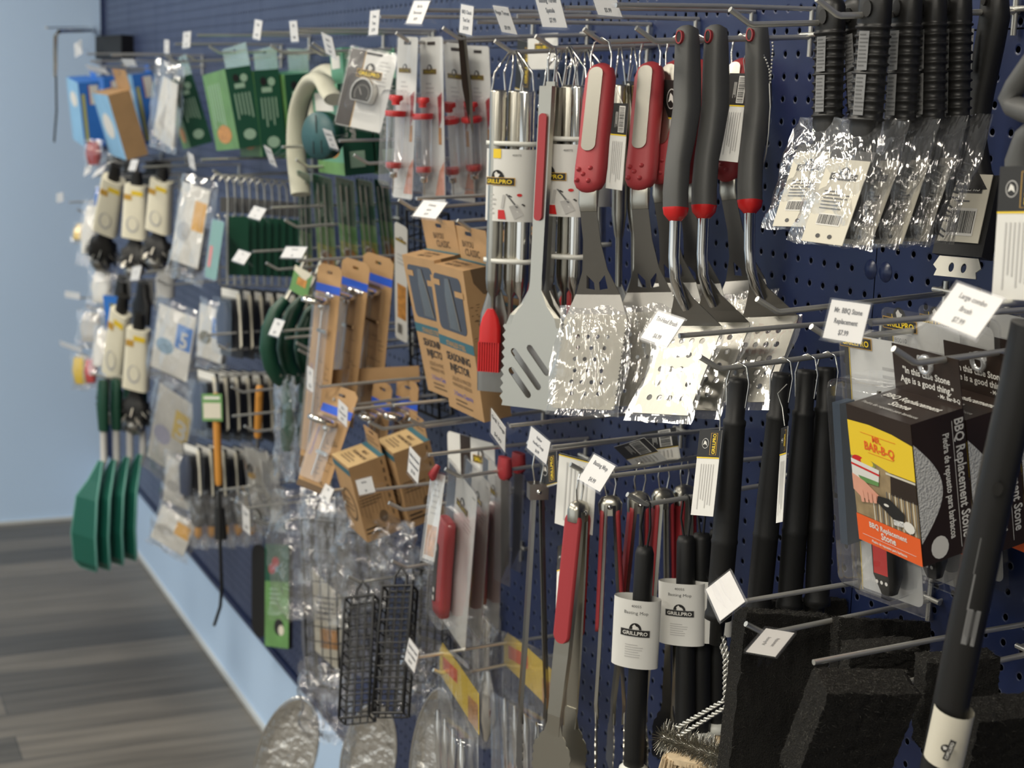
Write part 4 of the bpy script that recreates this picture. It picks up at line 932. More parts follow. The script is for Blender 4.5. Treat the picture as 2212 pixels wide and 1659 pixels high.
# ---------------------------------------------------------------- tongs
Hg = Hook((1232, 1003), 'hook holding the red panelled tongs')
Hg0 = Hook((1140, 955), 'hook above the bare steel tongs and the hanging knives')
price_tag((1147, 921), (1189, 955), (1138, 967), ['Rubber', 'Handled Tongs', '$6.99'], 'price tag reading Rubber Handled Tongs $6.99', Y=.262)
price_tag((1061, 882), (1092, 925), (1060, 935), ['Grill Tongs', '$4.99'], 'price tag hanging below the blue edge of the turner, left of the rubber tongs tag', Y=.262)
def tongs(red, gap=.009, wid=.011, Lg=.38):
    o = empty('grill_tongs', I4, '', 'tongs')
    part('pivot_cap', (MB().box(-.012, .012, -.0105, .0105, -.056, -.038, STEELD) if not red else MB().loft([(0, 0, -.034, .004, .004), (0, 0, -.037, .011, .008), (0, 0, -.044, .0145, .010), (0, 0, -.058, .0135, .0105)], STEEL, 18, 3)).lathe([(.0001, -.0135), (.003, -.012), (.0035, -.010)], CHROME, 10, 'y', (0, 0, -.047)), o)
    part('hanging_ring', MB().tube([(-.003, 0, -.042), (-.007, 0, -.02), (-.004, 0, -.002), (0, 0, .001), (.004, 0, -.002), (.007, 0, -.02), (.003, 0, -.042)], .0012, CHROME, 6), o)
    for sg in (-1, 1):
        b = MB(); R = []
        wid = .0135 if red else .011
        for z, x, w in ((-.045, .007, .9), (-.12, .010, 1), (-.22, .010 + gap * .5, 1), (-Lg + .085, .010 + gap, .85), (-Lg + .06, .009 + gap, .8)):
            a = wid * w; x *= sg; d = -.004 * sg; R.append([(x + d, -a, z), (x, -a * .8, z), (x, a * .8, z), (x + d, a, z), (x + d * .7, a * .8, z), (x + d * .3, a * .65, z), (x + d * .3, -a * .65, z), (x + d * .7, -a * .8, z)])
        b.rings(R, STEELD if not red else STEEL, smooth=False)
        out = [(-.007, -Lg + .085)]; n = 6
        for k in range(n * 6 + 1): zz = -Lg + .062 - .062 * k / (n * 6); wv = wid * (1.0 + .95 * min(1, k / 12)); out.append((-wv - .0022 * abs(math.sin(math.pi * k / 6)), zz))
        out += [(-x, z) for x, z in out[::-1]]
        b.T = Matrix.Translation((sg * (.008 + gap), 0, 0)) @ Matrix.Rotation(math.pi / 2, 4, 'Z'); b.plate(out, -.0006, .0006, STEELD if not red else STEEL); b.T = None
        arm_ = part('arm', b, o)
        if red:
            r = MB(); P = rrect(-.0115, -.205, .0115, -.048, .010, 5)
            x0, x1, zt, zb = .0085, .0135 + gap * .4, -.052, -.205
            f = lambda z: .0075 + (gap * .5) * max(0, (-z - .12) / .1) + (.0025 if z < -.1 else 0)
            r.rings([[(sg * (f(z) + e), y * sc, z) for y, z in P] for e, sc in ((0, 1), (.003, 1), (.0042, .8))], RED); part('rubber_panel', r, arm_)
    return o
for hk, px, bot, yw, red, lab in ((Hg0, 1163, (1150, 1665), 75, 0, 'narrow bare steel tongs hanging nearest the red lighter packs'), (Hg, 1250, (1205, 1680), 118, 1, 'nearest red panelled tongs with the panel facing the camera'),
                          (Hg, 1318, (1318, 1660), 60, 1, 'second red panelled tongs, showing a keyhole slot'), (Hg, 1385, (1345, 1660), 70, 1, 'third red panelled tongs, behind the nearest basting mop'),
                          (Hg, 1435, (1415, 1655), 75, 1, 'fourth red panelled tongs, between two white mop sleeves'), (Hg, 1480, (1462, 1640), 100, 1, 'rearmost red panelled tongs with a broad red panel')):
    p = hk.on(px); M, L = tool(p, bot, -p.y, -p.y + (.012 if px == 1250 else 0), yw)
    inst('tongs%d' % red, lambda: tongs(red), M @ Matrix.Diagonal((1, 1, L / .38, 1)), lab, 'tongs', 'red panelled tongs' if red else None)
hang_card((1166, 985), (1202, 975), (1168, 1055), .20, 'black hang tag on the bare steel tongs', top=.95)
hang_card((1208, 978), (1290, 1000), (1198, 1130), .205, 'white back of a hang tag behind the rubber handled tongs price tag', brand=False, top=.02, yaw=10)
hang_card((1326, 966), (1375, 930), (1372, 1010), .10, 'black hang tag lying tilted across the tongs hook', top=.6, bar=True)
hang_card((1385, 935), (1460, 925), (1395, 1000), .08, 'second tilted black hang tag at the rear of the tongs hook', top=.6, bar=True)
hang_card((1205, 1180), (1222, 1172), (1200, 1330), .19, 'narrow hang tag between the bare tongs and the nearest red panel', top=.36, yaw=10)
# ---------------------------------------------------------------- lighter packs, left of the tongs
Hl = Hook((962, 1013), 'hook through the red lighter packs')
price_tag((885, 964), (908, 988), (880, 1018), ['Safety Butane', 'Thermometer', '$7.99'], 'price tag just left of the hook with the red lighter packs', Y=.262)
def lighter_fill(o, W, H, D):
    x = W * .36; b = MB(); b.loft([(x + dx, -.013, -H * z, w * 1.35, d) for dx, z, w, d in ((0, .29, .009, .006), (.001, .30, .0135, .009), (0, .40, .0150, .010), (-.001, .6, .014, .0105), (0, .8, .0155, .010), (.001, .87, .014, .0095), (.001, .875, .01, .007))], RED, 18, 3.2)
    rl = part('red_lighter', b, o)
    k = MB(); k.plate(rrect(x - .010, -H * .80, x + .001, -H * .44, .004), -.0245, -.021, INK)
    for z in (.47, .73, .78): k.disc(x - .005, -H * z, .0028, .0045, PAPER, -.0248)
    part('button_strip', k, rl, 'black strip with three silver buttons')
def lighter_paint(c, W, H):
    c.rect(.006, -H * .45, W * .30, -.006, mat('slate_print', (.12, .15, .2), .5), -.0003); c.logo(W * .55, -H * .18, W * .36, -.0005); c.small(W * .62, -H * .30, W * .88, -H * .2, 4, INKP, -.0004); c.text('80530', W * .86, -H * .06, .004, INKG, -.0004)
for TL, TR, BL, Y, lab in (((968, 985), (1037, 1038), (944, 1328), .20, 'nearest red lighter pack, its lighter fully in view'), ((1004, 978), (1064, 1024), (985, 1320), .165, 'middle red lighter pack'), ((1040, 972), (1092, 1010), (1030, 1315), .13, 'rear red lighter pack beside the bare tongs')):
    blister('lighter_pack', lab, 'lighter pack', TL, TR, BL, Y, 0, -4, WHITE, lighter_fill, (.10, .26, .62, .93), .027, .005, 'red lighter packs', lighter_paint)
# narrow card with flame picture
M, W, H = quad((936, 1020), (962, 1028), (912, 1205), .235, 20)
o = empty('skewer_card', M, 'narrow leaning card with a flame picture left of the red lighter packs', 'card')
part('card', MB().box(0, W, 0, .0006, -H, 0, WHITE).rect(W * .1, -H * .95, W * .9, -H * .6, FOOD, -.0004).small(W * .2, -H * .5, W * .8, -H * .1, 6, INKP, -.0004), o)
part('sleeve', MB().box(-.002, W + .002, -.003, -.0025, -H - .004, .004, FILMS), o); part('red_cap', MB().tube([(W * .5, -.004, .012), (W * .45, -.012, -.002), (W * .4, -.008, -.008)], [.004, .007, .004], RED, 10), o)
# ---------------------------------------------------------------- clamshell packs with yellow cards and the foil pans
Hy = Hook((936, 1447), 'lowest hook, through the clamshell with the yellow card')
price_tag((884, 1378), (905, 1405), (874, 1425), ['Stainless Steel', 'Corn Holders', '$4.99'], 'price tag at the end of the lowest hook, over the film bags', Y=.262)
def clam(TL, TR, BL, Y, label):
    M, W, H = quad(TL, TR, BL, Y, -14, 0); o = empty('clamshell_pack', M, label, 'clamshell pack', 'clamshell packs with yellow cards')
    c = MB().plate([(W * .02, -.002), (W * .10, .012), (W * .5, .004), (W * .98, -.010), (W * .98, -H * .30), (W * .02, -H * .18)], 0, .0006, YELL); c.rect(W * .12, -H * .12, W * .5, -H * .03, ORNG, -.0004); c.rect(W * .75, -H * .28, W * .97, -H * .12, FOOD, -.0004); c.rect(.002, -H * .95, W * .5, -H * .85, FLESH, -.0004); part('card', c, o)
    s = MB(); bx = rrect(0, -H, W, .012, .012)
    s.plate(bx, -.002, -.0015, BLIST); s.rings([[(x, y, z) for x, z in bx] for y in (-.004, .004)], BLIST, caps=False)
    bx = rrect(W * .06, -H * .96, W * .94, -H * .34, .012); s.rings([[(x, -.002, z) for x, z in bx], [(x, -.022, z) for x, z in bx], [(x * .9 + W * .05, -.027, z) for x, z in bx]], BLIST, caps=False); s.plate([(x * .9 + W * .05, z) for x, z in bx], -.027, None, BLIST)
    part('clear_shell', s, o)
    for k in range(4): 
        t = MB().loft([(W * (.2 + .2 * k), -.012, -H * .38, .004, .003), (W * (.2 + .2 * k), -.012, -H * .5, .010, .006), (W * (.2 + .2 * k), -.012, -H * .62, .007, .005), (W * (.2 + .2 * k), -.010, -H * .9, .003, .003)], CHROME, 12); part('steel_holder', t, o)
    return o
clam((948, 1400), (1036, 1552), (950, 1700), .20, 'nearest clamshell pack with a slanted yellow card')
clam((1086, 1378), (1206, 1520), (1090, 1680), .10, 'second clamshell pack with a yellow card, behind the bare steel tongs')
FOIL = mat('crumpled_foil', (.8, .78, .74), .3, .85, bump=1, bscale=45, bdist=.012)
def foil_pan(TL, TR, BL, Y, yaw, label, D=.012):
    M, W, H = quad(TL, TR, BL, Y, yaw, 0); o = empty('foil_pan', M, label, 'foil pan', 'oval foil pans')
    P = [(W / 2 + W / 2 * math.cos(6.2832 * k / 40), -H / 2 + H / 2 * math.sin(6.2832 * k / 40)) for k in range(40)]; c = Vector((W / 2, -H / 2))
    f = lambda s, y: [(c.x + (x - c.x) * s, y, c.y + (z - c.y) * s) for x, z in P]
    part('pan', MB().rings([f(.97, 0), f(.9, .003), f(.8, D), f(.5, D * 1.02), f(.01, D)], FOIL, caps=False), o)
    part('rim', MB().tube([Vector(p) for p in f(1, 0)] + [Vector(f(1, 0)[0])], .0022, CHROME, 6), o); return o
foil_pan((600, 1482), (722, 1520), (520, 1735), .22, 50, 'leftmost oval foil pan, at the bottom beside the floor')
foil_pan((765, 1500), (880, 1530), (715, 1745), .17, 48, 'oval foil pan under the black wire baskets')
foil_pan((915, 1470), (1000, 1495), (868, 1745), .19, 34, 'oval foil pan left of the clamshell pack with the yellow card')
# ---------------------------------------------------------------- L: oven thermometer card
def oven_fill(o, W, H, D):
    x, z = W * .53, -H * .56; b = MB()
    P = [(x + .021 * math.cos(t), z + .001 + .024 * math.sin(t)) for t in [math.radians(-35 + 250 * k / 20) for k in range(21)]]
    b.rings([[(a, y, c) for a, c in P] for y in (-.0015, -.015)], CHROME, caps=False); b.plate(P, -.0155, -.013, CHROME, [[(x + (a - x) * .86, z + (c - z) * .86) for a, c in P]])
    mc = part('metal_case', b, o)
    d = MB().plate([(x + (a - x) * .86, z + (c - z) * .86) for a, c in P], -.0135, None, INK)
    for k in range(17):
        t = math.radians(-30 + 240 * k / 16); d.tube([(x + .012 * math.cos(t), -.0138, z + .012 * math.sin(t)), (x + .0145 * math.cos(t), -.0138, z + .0145 * math.sin(t))], .0004, PAPER, 4)
    d.tube([(x, -.0142, z - .002), (x - .006, -.0142, z + .008)], .0006, PAPER, 4); part('dial', d, mc, 'black dial with white tick marks')
def oven_paint(c, W, H):
    c.rect(.004, -H + .004, W * .34, -.004, DARKBR, -.0003); c.rect(W * .34, -H * .98, W * .352, -.006, GOLD, -.0004)
    c.logo(W * .50, -H * .31, W * .50, -.0006); c.small(W * .66, -H * .45, W * .9, -H * .12, 7, INKP, -.0004); c.text('14200', W * .87, -H * .07, .003, INKG, -.0004)
    c.rect(W * .36, -H * .075, W * .68, -H * .045, INK, -.0006)
blister('oven_thermometer', 'blister card with a small round oven thermometer, tilted before the green cartons', 'thermometer', (757, 97), (864, 118), (718, 270), .23, 38, None, WHITE, oven_fill, (.25, .33, .82, .78), .019, .003, None, oven_paint, r=.004)
# ---------------------------------------------------------------- K: marinade injector cards
def syringe(o, W, H, D):
    x = W * .42; b = MB()
    b.lathe([(.013, -H * .47), (.0135, -H * .49), (.0125, -H * .80), (.006, -H * .83), (.003, -H * .85)], FILMS, 18, 'z', (x, -.016, 0)); b.tube([(x, -.016, -H * .42), (x, -.016, -H * .76)], .0035, FILMS, 10)
    part('barrel', b, o, 'clear barrel')
    r = MB(); r.loft([(x, -.016, -H * .36, .012, .006), (x, -.016, -H * .385, .013, .007), (x, -.016, -H * .40, .006, .005), (x, -.016, -H * .42, .006, .005)], REDB, 14, 3); part('plunger', r, o)
    r = MB(); r.lathe([(.0155, -H * .455), (.0158, -H * .46), (.0158, -H * .485), (.0145, -H * .49)], REDB, 18, 'z', (x, -.016, 0)); part('collar', r, o)
    r = MB(); r.lathe([(.012, -H * .77), (.0125, -H * .775), (.0125, -H * .80), (.011, -H * .805)], REDB, 18, 'z', (x, -.016, 0)); part('seal', r, o)
    n = MB(); n.lathe([(.006, -H * .83), (.0065, -H * .86), (.001, -H * .87), (.0009, -H * .97)], CHROME, 12, 'z', (x, -.016, 0)); part('needle', n, o)
def inj_paint(c, W, H):
    c.logo(W * .42, -H * .21, W * .55, -.0005); c.small(W * .25, -H * .35, W * .6, -H * .27, 3, INKP, -.0004); c.rect(W * .34, -H * .055, W * .66, -H * .035, DARKBR, -.0005)
    c.poly([(W * .55, -H * .96), (W * .95, -H * .96), (W * .95, -H * .74), (W * .75, -H * .80), (W * .62, -H * .90)], FLESH, -.0004); c.poly([(W * .72, -H * .36), (W * .9, -H * .33), (W * .86, -H * .5), (W * .75, -H * .55)], RED, -.0004); c.rect(W * .74, -H * .64, W * .86, -H * .54, FOOD, -.0004)
for TL, TR, BL, Y, lab in (((858, 76), (905, 78), (846, 428), .215, 'nearest marinade injector card with red caps, at the end of its hook'), ((905, 78), (958, 77), (912, 440), .185, 'second marinade injector card, its white card fully lit'),
                       ((955, 88), (1010, 92), (975, 432), .15, 'third marinade injector card, partly behind a black knife sleeve'), ((1005, 95), (1058, 98), (1022, 425), .12, 'rearmost marinade injector card beside the wrapped steel tools')):
    blister('marinade_injector', lab, 'marinade injector', TL, TR, BL, Y, 22, None, WHITE, syringe, (.02, .33, .82, .93), .034, .002, 'marinade injector cards', inj_paint, r=.004)
# knife in a dark sleeve
M, W, H = quad((993, 72), (1006, 72), (1010, 290), .20, 55)
o = empty('chef_knife', M, 'knife in a narrow black edged sleeve crossing the injector cards', 'knife'); part('blade', MB().plate([(0, 0), (W, 0), (W * 1.3, -H * .6), (W * 1.0, -H), (W * .7, -H * .93)], -.001, .001, STEELD), o); part('sleeve', MB().plate([(-.002, .004), (W * .5, .004), (W * .8, -H * .6), (W * .5, -H * .9), (-.002, -H * .5)], -.003, -.002, DARKBR), o)
# hanging white branded cards at the rear of the hook
hang_card((1118, 85), (1150, 92), (1112, 200), .04, 'black and white branded card at the rear, above the wrapped tool sets', top=.9, brand=True)
M, W, H = quad((1140, 75), (1205, 70), (1140, 150), .05, 0); c = MB().box(0, W, 0, .0006, -H, 0, WHITE).logo(W * .5, -H * .4, W * .5, -.0005); solo('branded_card', c, M, 'white branded card hanging against the pegboard beneath two price tags', 'card')
M, W, H = quad((1064, 195), (1120, 200), (1070, 300), .07, 20); b = MB().lathe([(.0005, -.004), (H * .42, -.003), (H * .42, .004), (.0005, .006)], STEELD, 24, 'y', (W * .5, 0, -H * .5)).lathe([(.0005, -.005), (H * .3, -.0045), (H * .3, -.004)], CHROME, 24, 'y', (W * .5, -.001, -H * .5)); solo('dial_thermometer', b, M, 'round dial thermometer seen between two wrapped tool sets', 'thermometer')
# ---------------------------------------------------------------- seasoning injector cartons
Hi1 = Hook((930, 462), 'hook through the left seasoning injector carton header', tag=True, k=.9)
Hi2 = Hook((988, 476), 'hook through the right seasoning injector carton header', tag=False, k=.9)
price_tag((915, 433), (964, 441), (891, 466), ['SS Seasoning', 'Injector', '$16.99'], 'price tag reading SS Seasoning Injector $16.99', Y=.245)
Hk = Hook((861, 432), 'hook with a bright bent tip beneath the nearest injector card', tag=False)
BROWNG = mat('dark_plastic_window', (.02, .012, .014), .08, spec=.8)
def inj_box_paint(b, W, H, D, R, U):
    win = rrect(W * .10, -H * .44, W * .88, -H * .06, W * .08); b.poly(win, BROWNG, -.0005)
    b.loft([(W * .5, -.0012, -H * .08, W * .06, .0006), (W * .5, -.0012, -H * .2, W * .12, .0006), (W * .55, -.0012, -H * .42, W * .16, .0006)], STEELD, 10)
    b.rect(0, -H * .555, W, -H * .49, TEAL, -.0005); b.text('STAINLESS STEEL', W * .5, -H * .545, H * .045, KRAFT, -.0009, maxw=W * .86, bold=True)
    b.text('SEASONING', W * .5, -H * .645, H * .075, INK, -.0006, bold=True, maxw=W * .92); b.text('INJECTOR', W * .5, -H * .72, H * .075, INK, -.0006, bold=True, maxw=W * .8)
    b.text('LIQUID & MINCED', W * .5, -H * .785, H * .04, KRAFTD, -.0006, maxw=W * .8); b.text('MARINADE NEEDLES', W * .5, -H * .825, H * .036, KRAFTD, -.0006, maxw=W * .84); b.text('2 Ounce Capacity', W * .5, -H * .89, H * .045, BLUEP, -.0006, maxw=W * .88)
    b.small(W * .25, -H * .97, W * .75, -H * .91, 2, KRAFTD, -.0006)
    b.rect(W * .05, -H * .14, W * .28, -H * .10, KRAFT, -.0009); b.rect(W * .68, -H * .19, W * .92, -H * .15, KRAFT, -.0009)
    b.T = R; rr = random.Random(3); b.poly([(D * .25, 0), (D, 0), (D, -H * .18), (D * .6, -H * .17), (D * .3, -H * .09)], KRAFTD, -.0005)
    for k in range(60):
        x, z = rr.uniform(.05, .85) * D, -H * rr.uniform(.22, .62); b.rect(x, z, x + D * rr.uniform(.03, .14), z + H * .004, KRAFTD, -.0005)
    for k in range(16): x = D * (.1 + .05 * k); b.rect(x, -H * .78, x + D * .02, -H * (.70 + .02 * (k % 3)), KRAFTD, -.0005)
    b.T = U; b.text('SEASONING', W * .5, D * .5, D * .26, KRAFTD, -.0006, bold=True, maxw=W * .6); b.text('INJECTOR', W * .5, D * .2, D * .26, KRAFTD, -.0006, bold=True, maxw=W * .6); b.rect(0, D * .82, W, D, TEAL, -.0005); b.T = None
def bayou_head(h, x0, x1, hh, y):
    w = x1 - x0; h.text('BAYOU', (x0 + x1) / 2 - w * .05, hh * .40, hh * .26, KRAFTD, y - .0004, bold=True, maxw=w * .6, ); h.text('CLASSIC', (x0 + x1) / 2 + w * .05, hh * .14, hh * .30, KRAFTD, y - .0004, bold=True, maxw=w * .8); h.rect((x0 + x1) / 2 - .010, hh * .80, (x0 + x1) / 2 + .010, hh * .86, INK, y - .0004)
carton('injector_carton', 'right kraft seasoning injector carton, overlapping the left one', 'carton', (925, 566), (1000, 587), (971, 877), .215, .042, 0, None, KRAFT, KRAFT, KRAFT, (.048, 1.0, 0, KRAFT, bayou_head), inj_box_paint, 'seasoning injector cartons')
carton('injector_carton', 'left kraft seasoning injector carton beside the white skewer card', 'carton', (868, 550), (938, 570), (925, 842), .215, .042, 0, None, KRAFT, KRAFT, KRAFT, (.048, 1.0, 0, KRAFT, bayou_head), inj_box_paint, 'seasoning injector cartons')
carton('injector_carton', 'rear kraft seasoning injector carton seen between steel tool sets', 'carton', (1062, 500), (1125, 515), (1085, 800), .10, .042, 0, None, KRAFT, KRAFT, KRAFT, (.048, 1.0, 0, KRAFT, bayou_head), inj_box_paint, 'seasoning injector cartons')
# ---------------------------------------------------------------- wire baskets
def basket(W, H, D, nx=5, nz=14):
    b = MB(); r = .0014
    for y in (0, D):
        for i in range(nx + 1): x = W * i / nx; b.tube([(x, y, 0), (x, y, -H)], r, WIREK, 5)
        for j in range(nz + 1): z = -H * j / nz; b.tube([(0, y, z), (W, y, z)], r, WIREK, 5)
    for x in (0, W):
        b.tube([(x, 0, 0), (x, D, 0), (x, D, -H), (x, 0, -H), (x, 0, 0)], .0025, WIREK, 6)
        for j in range(1, nz): z = -H * j / nz; b.tube([(x, 0, z), (x, D, z)], r, WIREK, 5)
    b.tube([(0, 0, 0), (W, 0, 0)], .0025, WIREK, 6).tube([(0, D, 0), (W, D, 0)], .0025, WIREK, 6).tube([(0, 0, -H), (W, 0, -H)], .0025, WIREK, 6); return b
def wire_basket(TL, TR, BL, Y, yaw, label, D=.03, bagged=True, seed=1, nz=14, card=False):
    M, W, H = quad(TL, TR, BL, Y, yaw); o = empty('wire_basket', M, label, 'grill basket', 'black wire grill baskets')
    part('wire_body', basket(W, H, D, 4, nz - 3), o)
    part('handle', MB().tube([(W * .3, D / 2, 0), (W * .3, D / 2, .02), (W * .5, D / 2, .034), (W * .7, D / 2, .02), (W * .7, D / 2, 0)], .0024, WIREK, 6), o)
    if seed in (8, 11): hook_for(M @ Vector((W / 2, D / 2, .036)), 'hook hidden among the film bags, holding the ' + ('second' if seed == 8 else 'front') + ' unbagged basket')
    if card: part('insert_card', MB().plate([(W * .05, -H * .30), (W * .98, -H * .45), (W * .95, -H * .93), (W * .1, -H * .80)], D * .5, D * .5 + .001, CREAM).rect(W * .3, -H * .78, W * .85, -H * .66, FOOD, D * .5 - .0004).small(W * .2, -H * .62, W * .8, -H * .46, 5, INKG, D * .5 - .0004), o, 'cream insert card with a food picture')
    if bagged: part('film_bag', bag(W * 1.5, H * 1.2, D * 1.7, seed, Matrix.Translation((W / 2, D / 2, .03)), FILM, amp=.012), o)
    return o
wire_basket((652, 1122), (722, 1128), (665, 1478), .21, 35, 'bagged black wire basket at the left, above the leftmost foil pan', seed=2, card=True)
wire_basket((700, 1135), (790, 1160), (735, 1430), .15, 25, 'bagged black wire basket behind the front two baskets', seed=5)
wire_basket((745, 1292), (808, 1268), (732, 1552), .235, 45, 'black wire basket, second from the front, its film pulled down', bagged=False, seed=8)
wire_basket((826, 1266), (893, 1230), (804, 1540), .245, 50, 'front black wire basket with its open frame facing the camera', bagged=False, seed=11)
wire_basket((893, 1225), (960, 1240), (885, 1490), .14, 40, 'bagged black wire basket under the narrow flame picture card', seed=14)
wire_basket((965, 1260), (1040, 1290), (960, 1520), .08, 30, 'black wire basket at the rear under the red lighter packs', seed=17)
wire_basket((878, 452), (940, 470), (890, 880), .10, 20, 'tall black wire basket behind the seasoning injector cartons', bagged=False, nz=18)
M, W, H = quad((852, 478), (880, 498), (854, 728), .16, 25)
c = MB().plate(rrect(0, -H, W, 0, .006), 0, .0006, WHITE).logo(W * .5, -H * .13, W * .8, -.0005).small(W * .2, -H * .34, W * .8, -H * .24, 3, INKP, -.0004).rect(W * .2, -H * .8, W * .9, -H * .5, FOOD, -.0004).barcode(W * .2, -H * .95, W * .6, -H * .84, -.0005)
solo('skewer_card', c, M, 'tall white card with a food picture left of the injector cartons', 'card')
for (x, y, x2, y2, Y, yw, w, sd, lab) in ((705, 1440, 700, 1600, .235, 40, .11, 101, 'bunched clear film at the foot of the leftmost wire baskets'), (790, 1080, 775, 1300, .19, 35, .12, 103, 'bunched clear film beneath the left meat thermometer carton'), (905, 1400, 885, 1545, .20, 40, .055, 105, 'small twist of clear film right of the front wire basket'), (850, 1120, 845, 1240, .17, 30, .09, 107, 'crumpled clear film above the front wire basket')):
    M, L = tool((x, y), (x2, y2), Y, Y, yw); solo('film_bag', bag(w, L, .05, sd, None, FILM, amp=.022), M, lab, 'film', 'loose clear film')
# ---------------------------------------------------------------- kraft thermometer cards with blue tape
Ht1 = Hook((672, 590), 'hook over the long kraft thermometer cards', tag=True)
price_tag((618, 533), (662, 537), (606, 556), ['Fry Thermometer', '$9.99'], 'price tag above the long kraft thermometer cards', Y=.262)
def thermo_card(TL, TR, BL, Y, yaw, label, tape=.10, name='thermometer_card', pitch=None):
    M, W, H = quad(TL, TR, BL, Y, yaw, pitch); o = empty(name, M, label, 'thermometer card', 'kraft thermometer cards')
    c = MB().plate([(0, -H), (W, -H), (W, -.008), (W * .85, 0), (W * .15, 0), (0, -.008)], 0, .0006, KRAFT, [rrect(W * .5 - .008, -.016, W * .5 + .008, -.011, .002, 3)])
    c.rect(0, -.035 - .014, W, -.035, mat('blue_tape', (.02, .10, .60), .5), -.0004); c.small(W * .1, -.060, W * .9, -.052, 1, KRAFTD, -.0004)
    rr = random.Random(int(H * 1e4))
    for k in range(14): z = -H * rr.uniform(.45, .95); x = W * rr.uniform(.4, .75); c.rect(x, z, x + W * rr.uniform(.1, .2), z + .0012, KRAFTD, -.0004); c.rect(x, z, x + .0010, z + .008, KRAFTD, -.0004)
    c.text('Thermometer', W * .16, -H * .55, W * .13, mat('violet_ink', (.12, .08, .4), .6), -.0005, rot=90, maxw=H * .5); c.rect(0, -H, W, -H * .94, KRAFTD, -.0003)
    part('card', c, o)
    t = MB(); t.loft([(W * .45, -.006, -.066, .004, .004), (W * .45, -.006, -.074, .008, .008), (W * .45, -.006, -.080, .003, .003)], CHROME, 12); t.lathe([(.0005, .004), (W * .30, .003), (W * .36, 0), (W * .36, -.006), (W * .14, -.010), (.0005, -.0105)], CHROME, 24, 'z', (W * .40, -.020, -.060)); part('dial', t, o)
    part('probe', MB().tube([(W * .45, -.006, -.07), (W * .45, -.006, -H * .86)], .0022, CHROME, 8).box(W * .38, W * .75, -.010, -.003, -.118, -.112, CHROME), o)
    s = MB(); A = rrect(W * .08, -H * .9, W * .82, -.05, .006); s.rings([[(x, -.001, z) for x, z in A], [(x, -.010, z) for x, z in A]], FILMS, caps=False); s.plate(A, -.010, None, FILMS);  part('blister', s, o)
    return o
thermo_card((688, 566), (740, 579), (646, 1008), .215, 20, 'longest kraft thermometer card, left of three, with blue tape')
thermo_card((740, 553), (800, 572), (704, 900), .17, 20, 'middle kraft thermometer card of the three with blue tape at their tops')
thermo_card((786, 541), (852, 562), (756, 890), .13, 20, 'right kraft thermometer card of the three long ones')
thermo_card((712, 827), (776, 851), (640, 1046), .225, 30, 'short kraft thermometer card tilted to the lower left beneath the long ones')
thermo_card((808, 815), (848, 835), (790, 990), .13, 20, 'kraft thermometer card behind the meat thermometer cartons, left')
thermo_card((858, 812), (905, 830), (848, 985), .10, 20, 'kraft thermometer card behind the meat thermometer cartons, right')
thermo_card((680, 800), (686, 834), (905, 790), .22, 60, 'kraft thermometer card lying sideways across the hooks', pitch=0)
Hq1 = Hook((720, 862), 'hook beneath the sideways kraft thermometer card'); Hq2 = Hook((797, 911), 'hook through the left meat thermometer carton header'); Hq3 = Hook((884, 905), 'hook above the right meat thermometer carton')
Hq4 = Hook((840, 1086), 'short looking hook crossing the meat thermometer cartons'); Hq5 = Hook((745, 1085), 'hook end hidden by the film bags under the small tag'); Hq6 = Hook((640, 740), 'hook with the tag over the green handles')
price_tag((664, 790), (677, 800), (663, 838), ['Fry', 'Clip'], 'faint price tag at the left end of the sideways thermometer card', Y=.26)
price_tag((731, 862), (751, 884), (729, 903), ['Meat', 'Thermometer', '$8.99'], 'price tag left of the kraft thermometer cards with blue tape, lower row', Y=.262)
price_tag((768, 1038), (802, 1030), (776, 1070), ['Meat Thermo', '$8.99'], 'small price tag in front of the left meat thermometer carton', Y=.262)
price_tag((703, 1044), (722, 1056), (690, 1074), ['Grill', 'Basket'], 'small price tag beside the bottom of the short thermometer card', Y=.25)
def meat_paint(b, W, H, D, R, U):
    for k in range(9): b.rect(W * (.05 + .1 * k), -H * (.70 + .03 * (k % 3)), W * (.06 + .1 * k), -H * .48, KRAFTD, -.0005)
    b.small(W * .08, -H * .6, W * .7, -H * .42, 4, KRAFTD, -.0005); b.disc(W * .6, -H * .74, W * .12, H * .08, KRAFTD, -.0006); b.small(W * .05, -H * .93, W * .6, -H * .82, 2, INK, -.0006)
    b.T = R; b.disc(D * .5, -H * .6, D * .33, H * .2, KRAFTD, -.0005); b.disc(D * .5, -H * .6, D * .28, H * .17, KRAFT, -.0007); b.rect(0, -H * .06, D, 0, TEAL, -.0005)
    b.T = U; b.text('MEAT', W * .55, D * .70, D * .16, KRAFTD, -.0006, bold=True, maxw=W * .6); b.text('THERMOMETER', W * .55, D * .52, D * .16, KRAFTD, -.0006, bold=True, maxw=W * .8); b.small(W * .2, D * .12, W * .8, D * .42, 3, KRAFTD, -.0006); b.T = None
def meat_head(h, x0, x1, hh, y): h.small(x0 + .006, hh * .2, x1 - .006, hh * .6, 2, KRAFTD, y - .0004)
MT = mat('tan_card', (.55, .38, .18), .65)
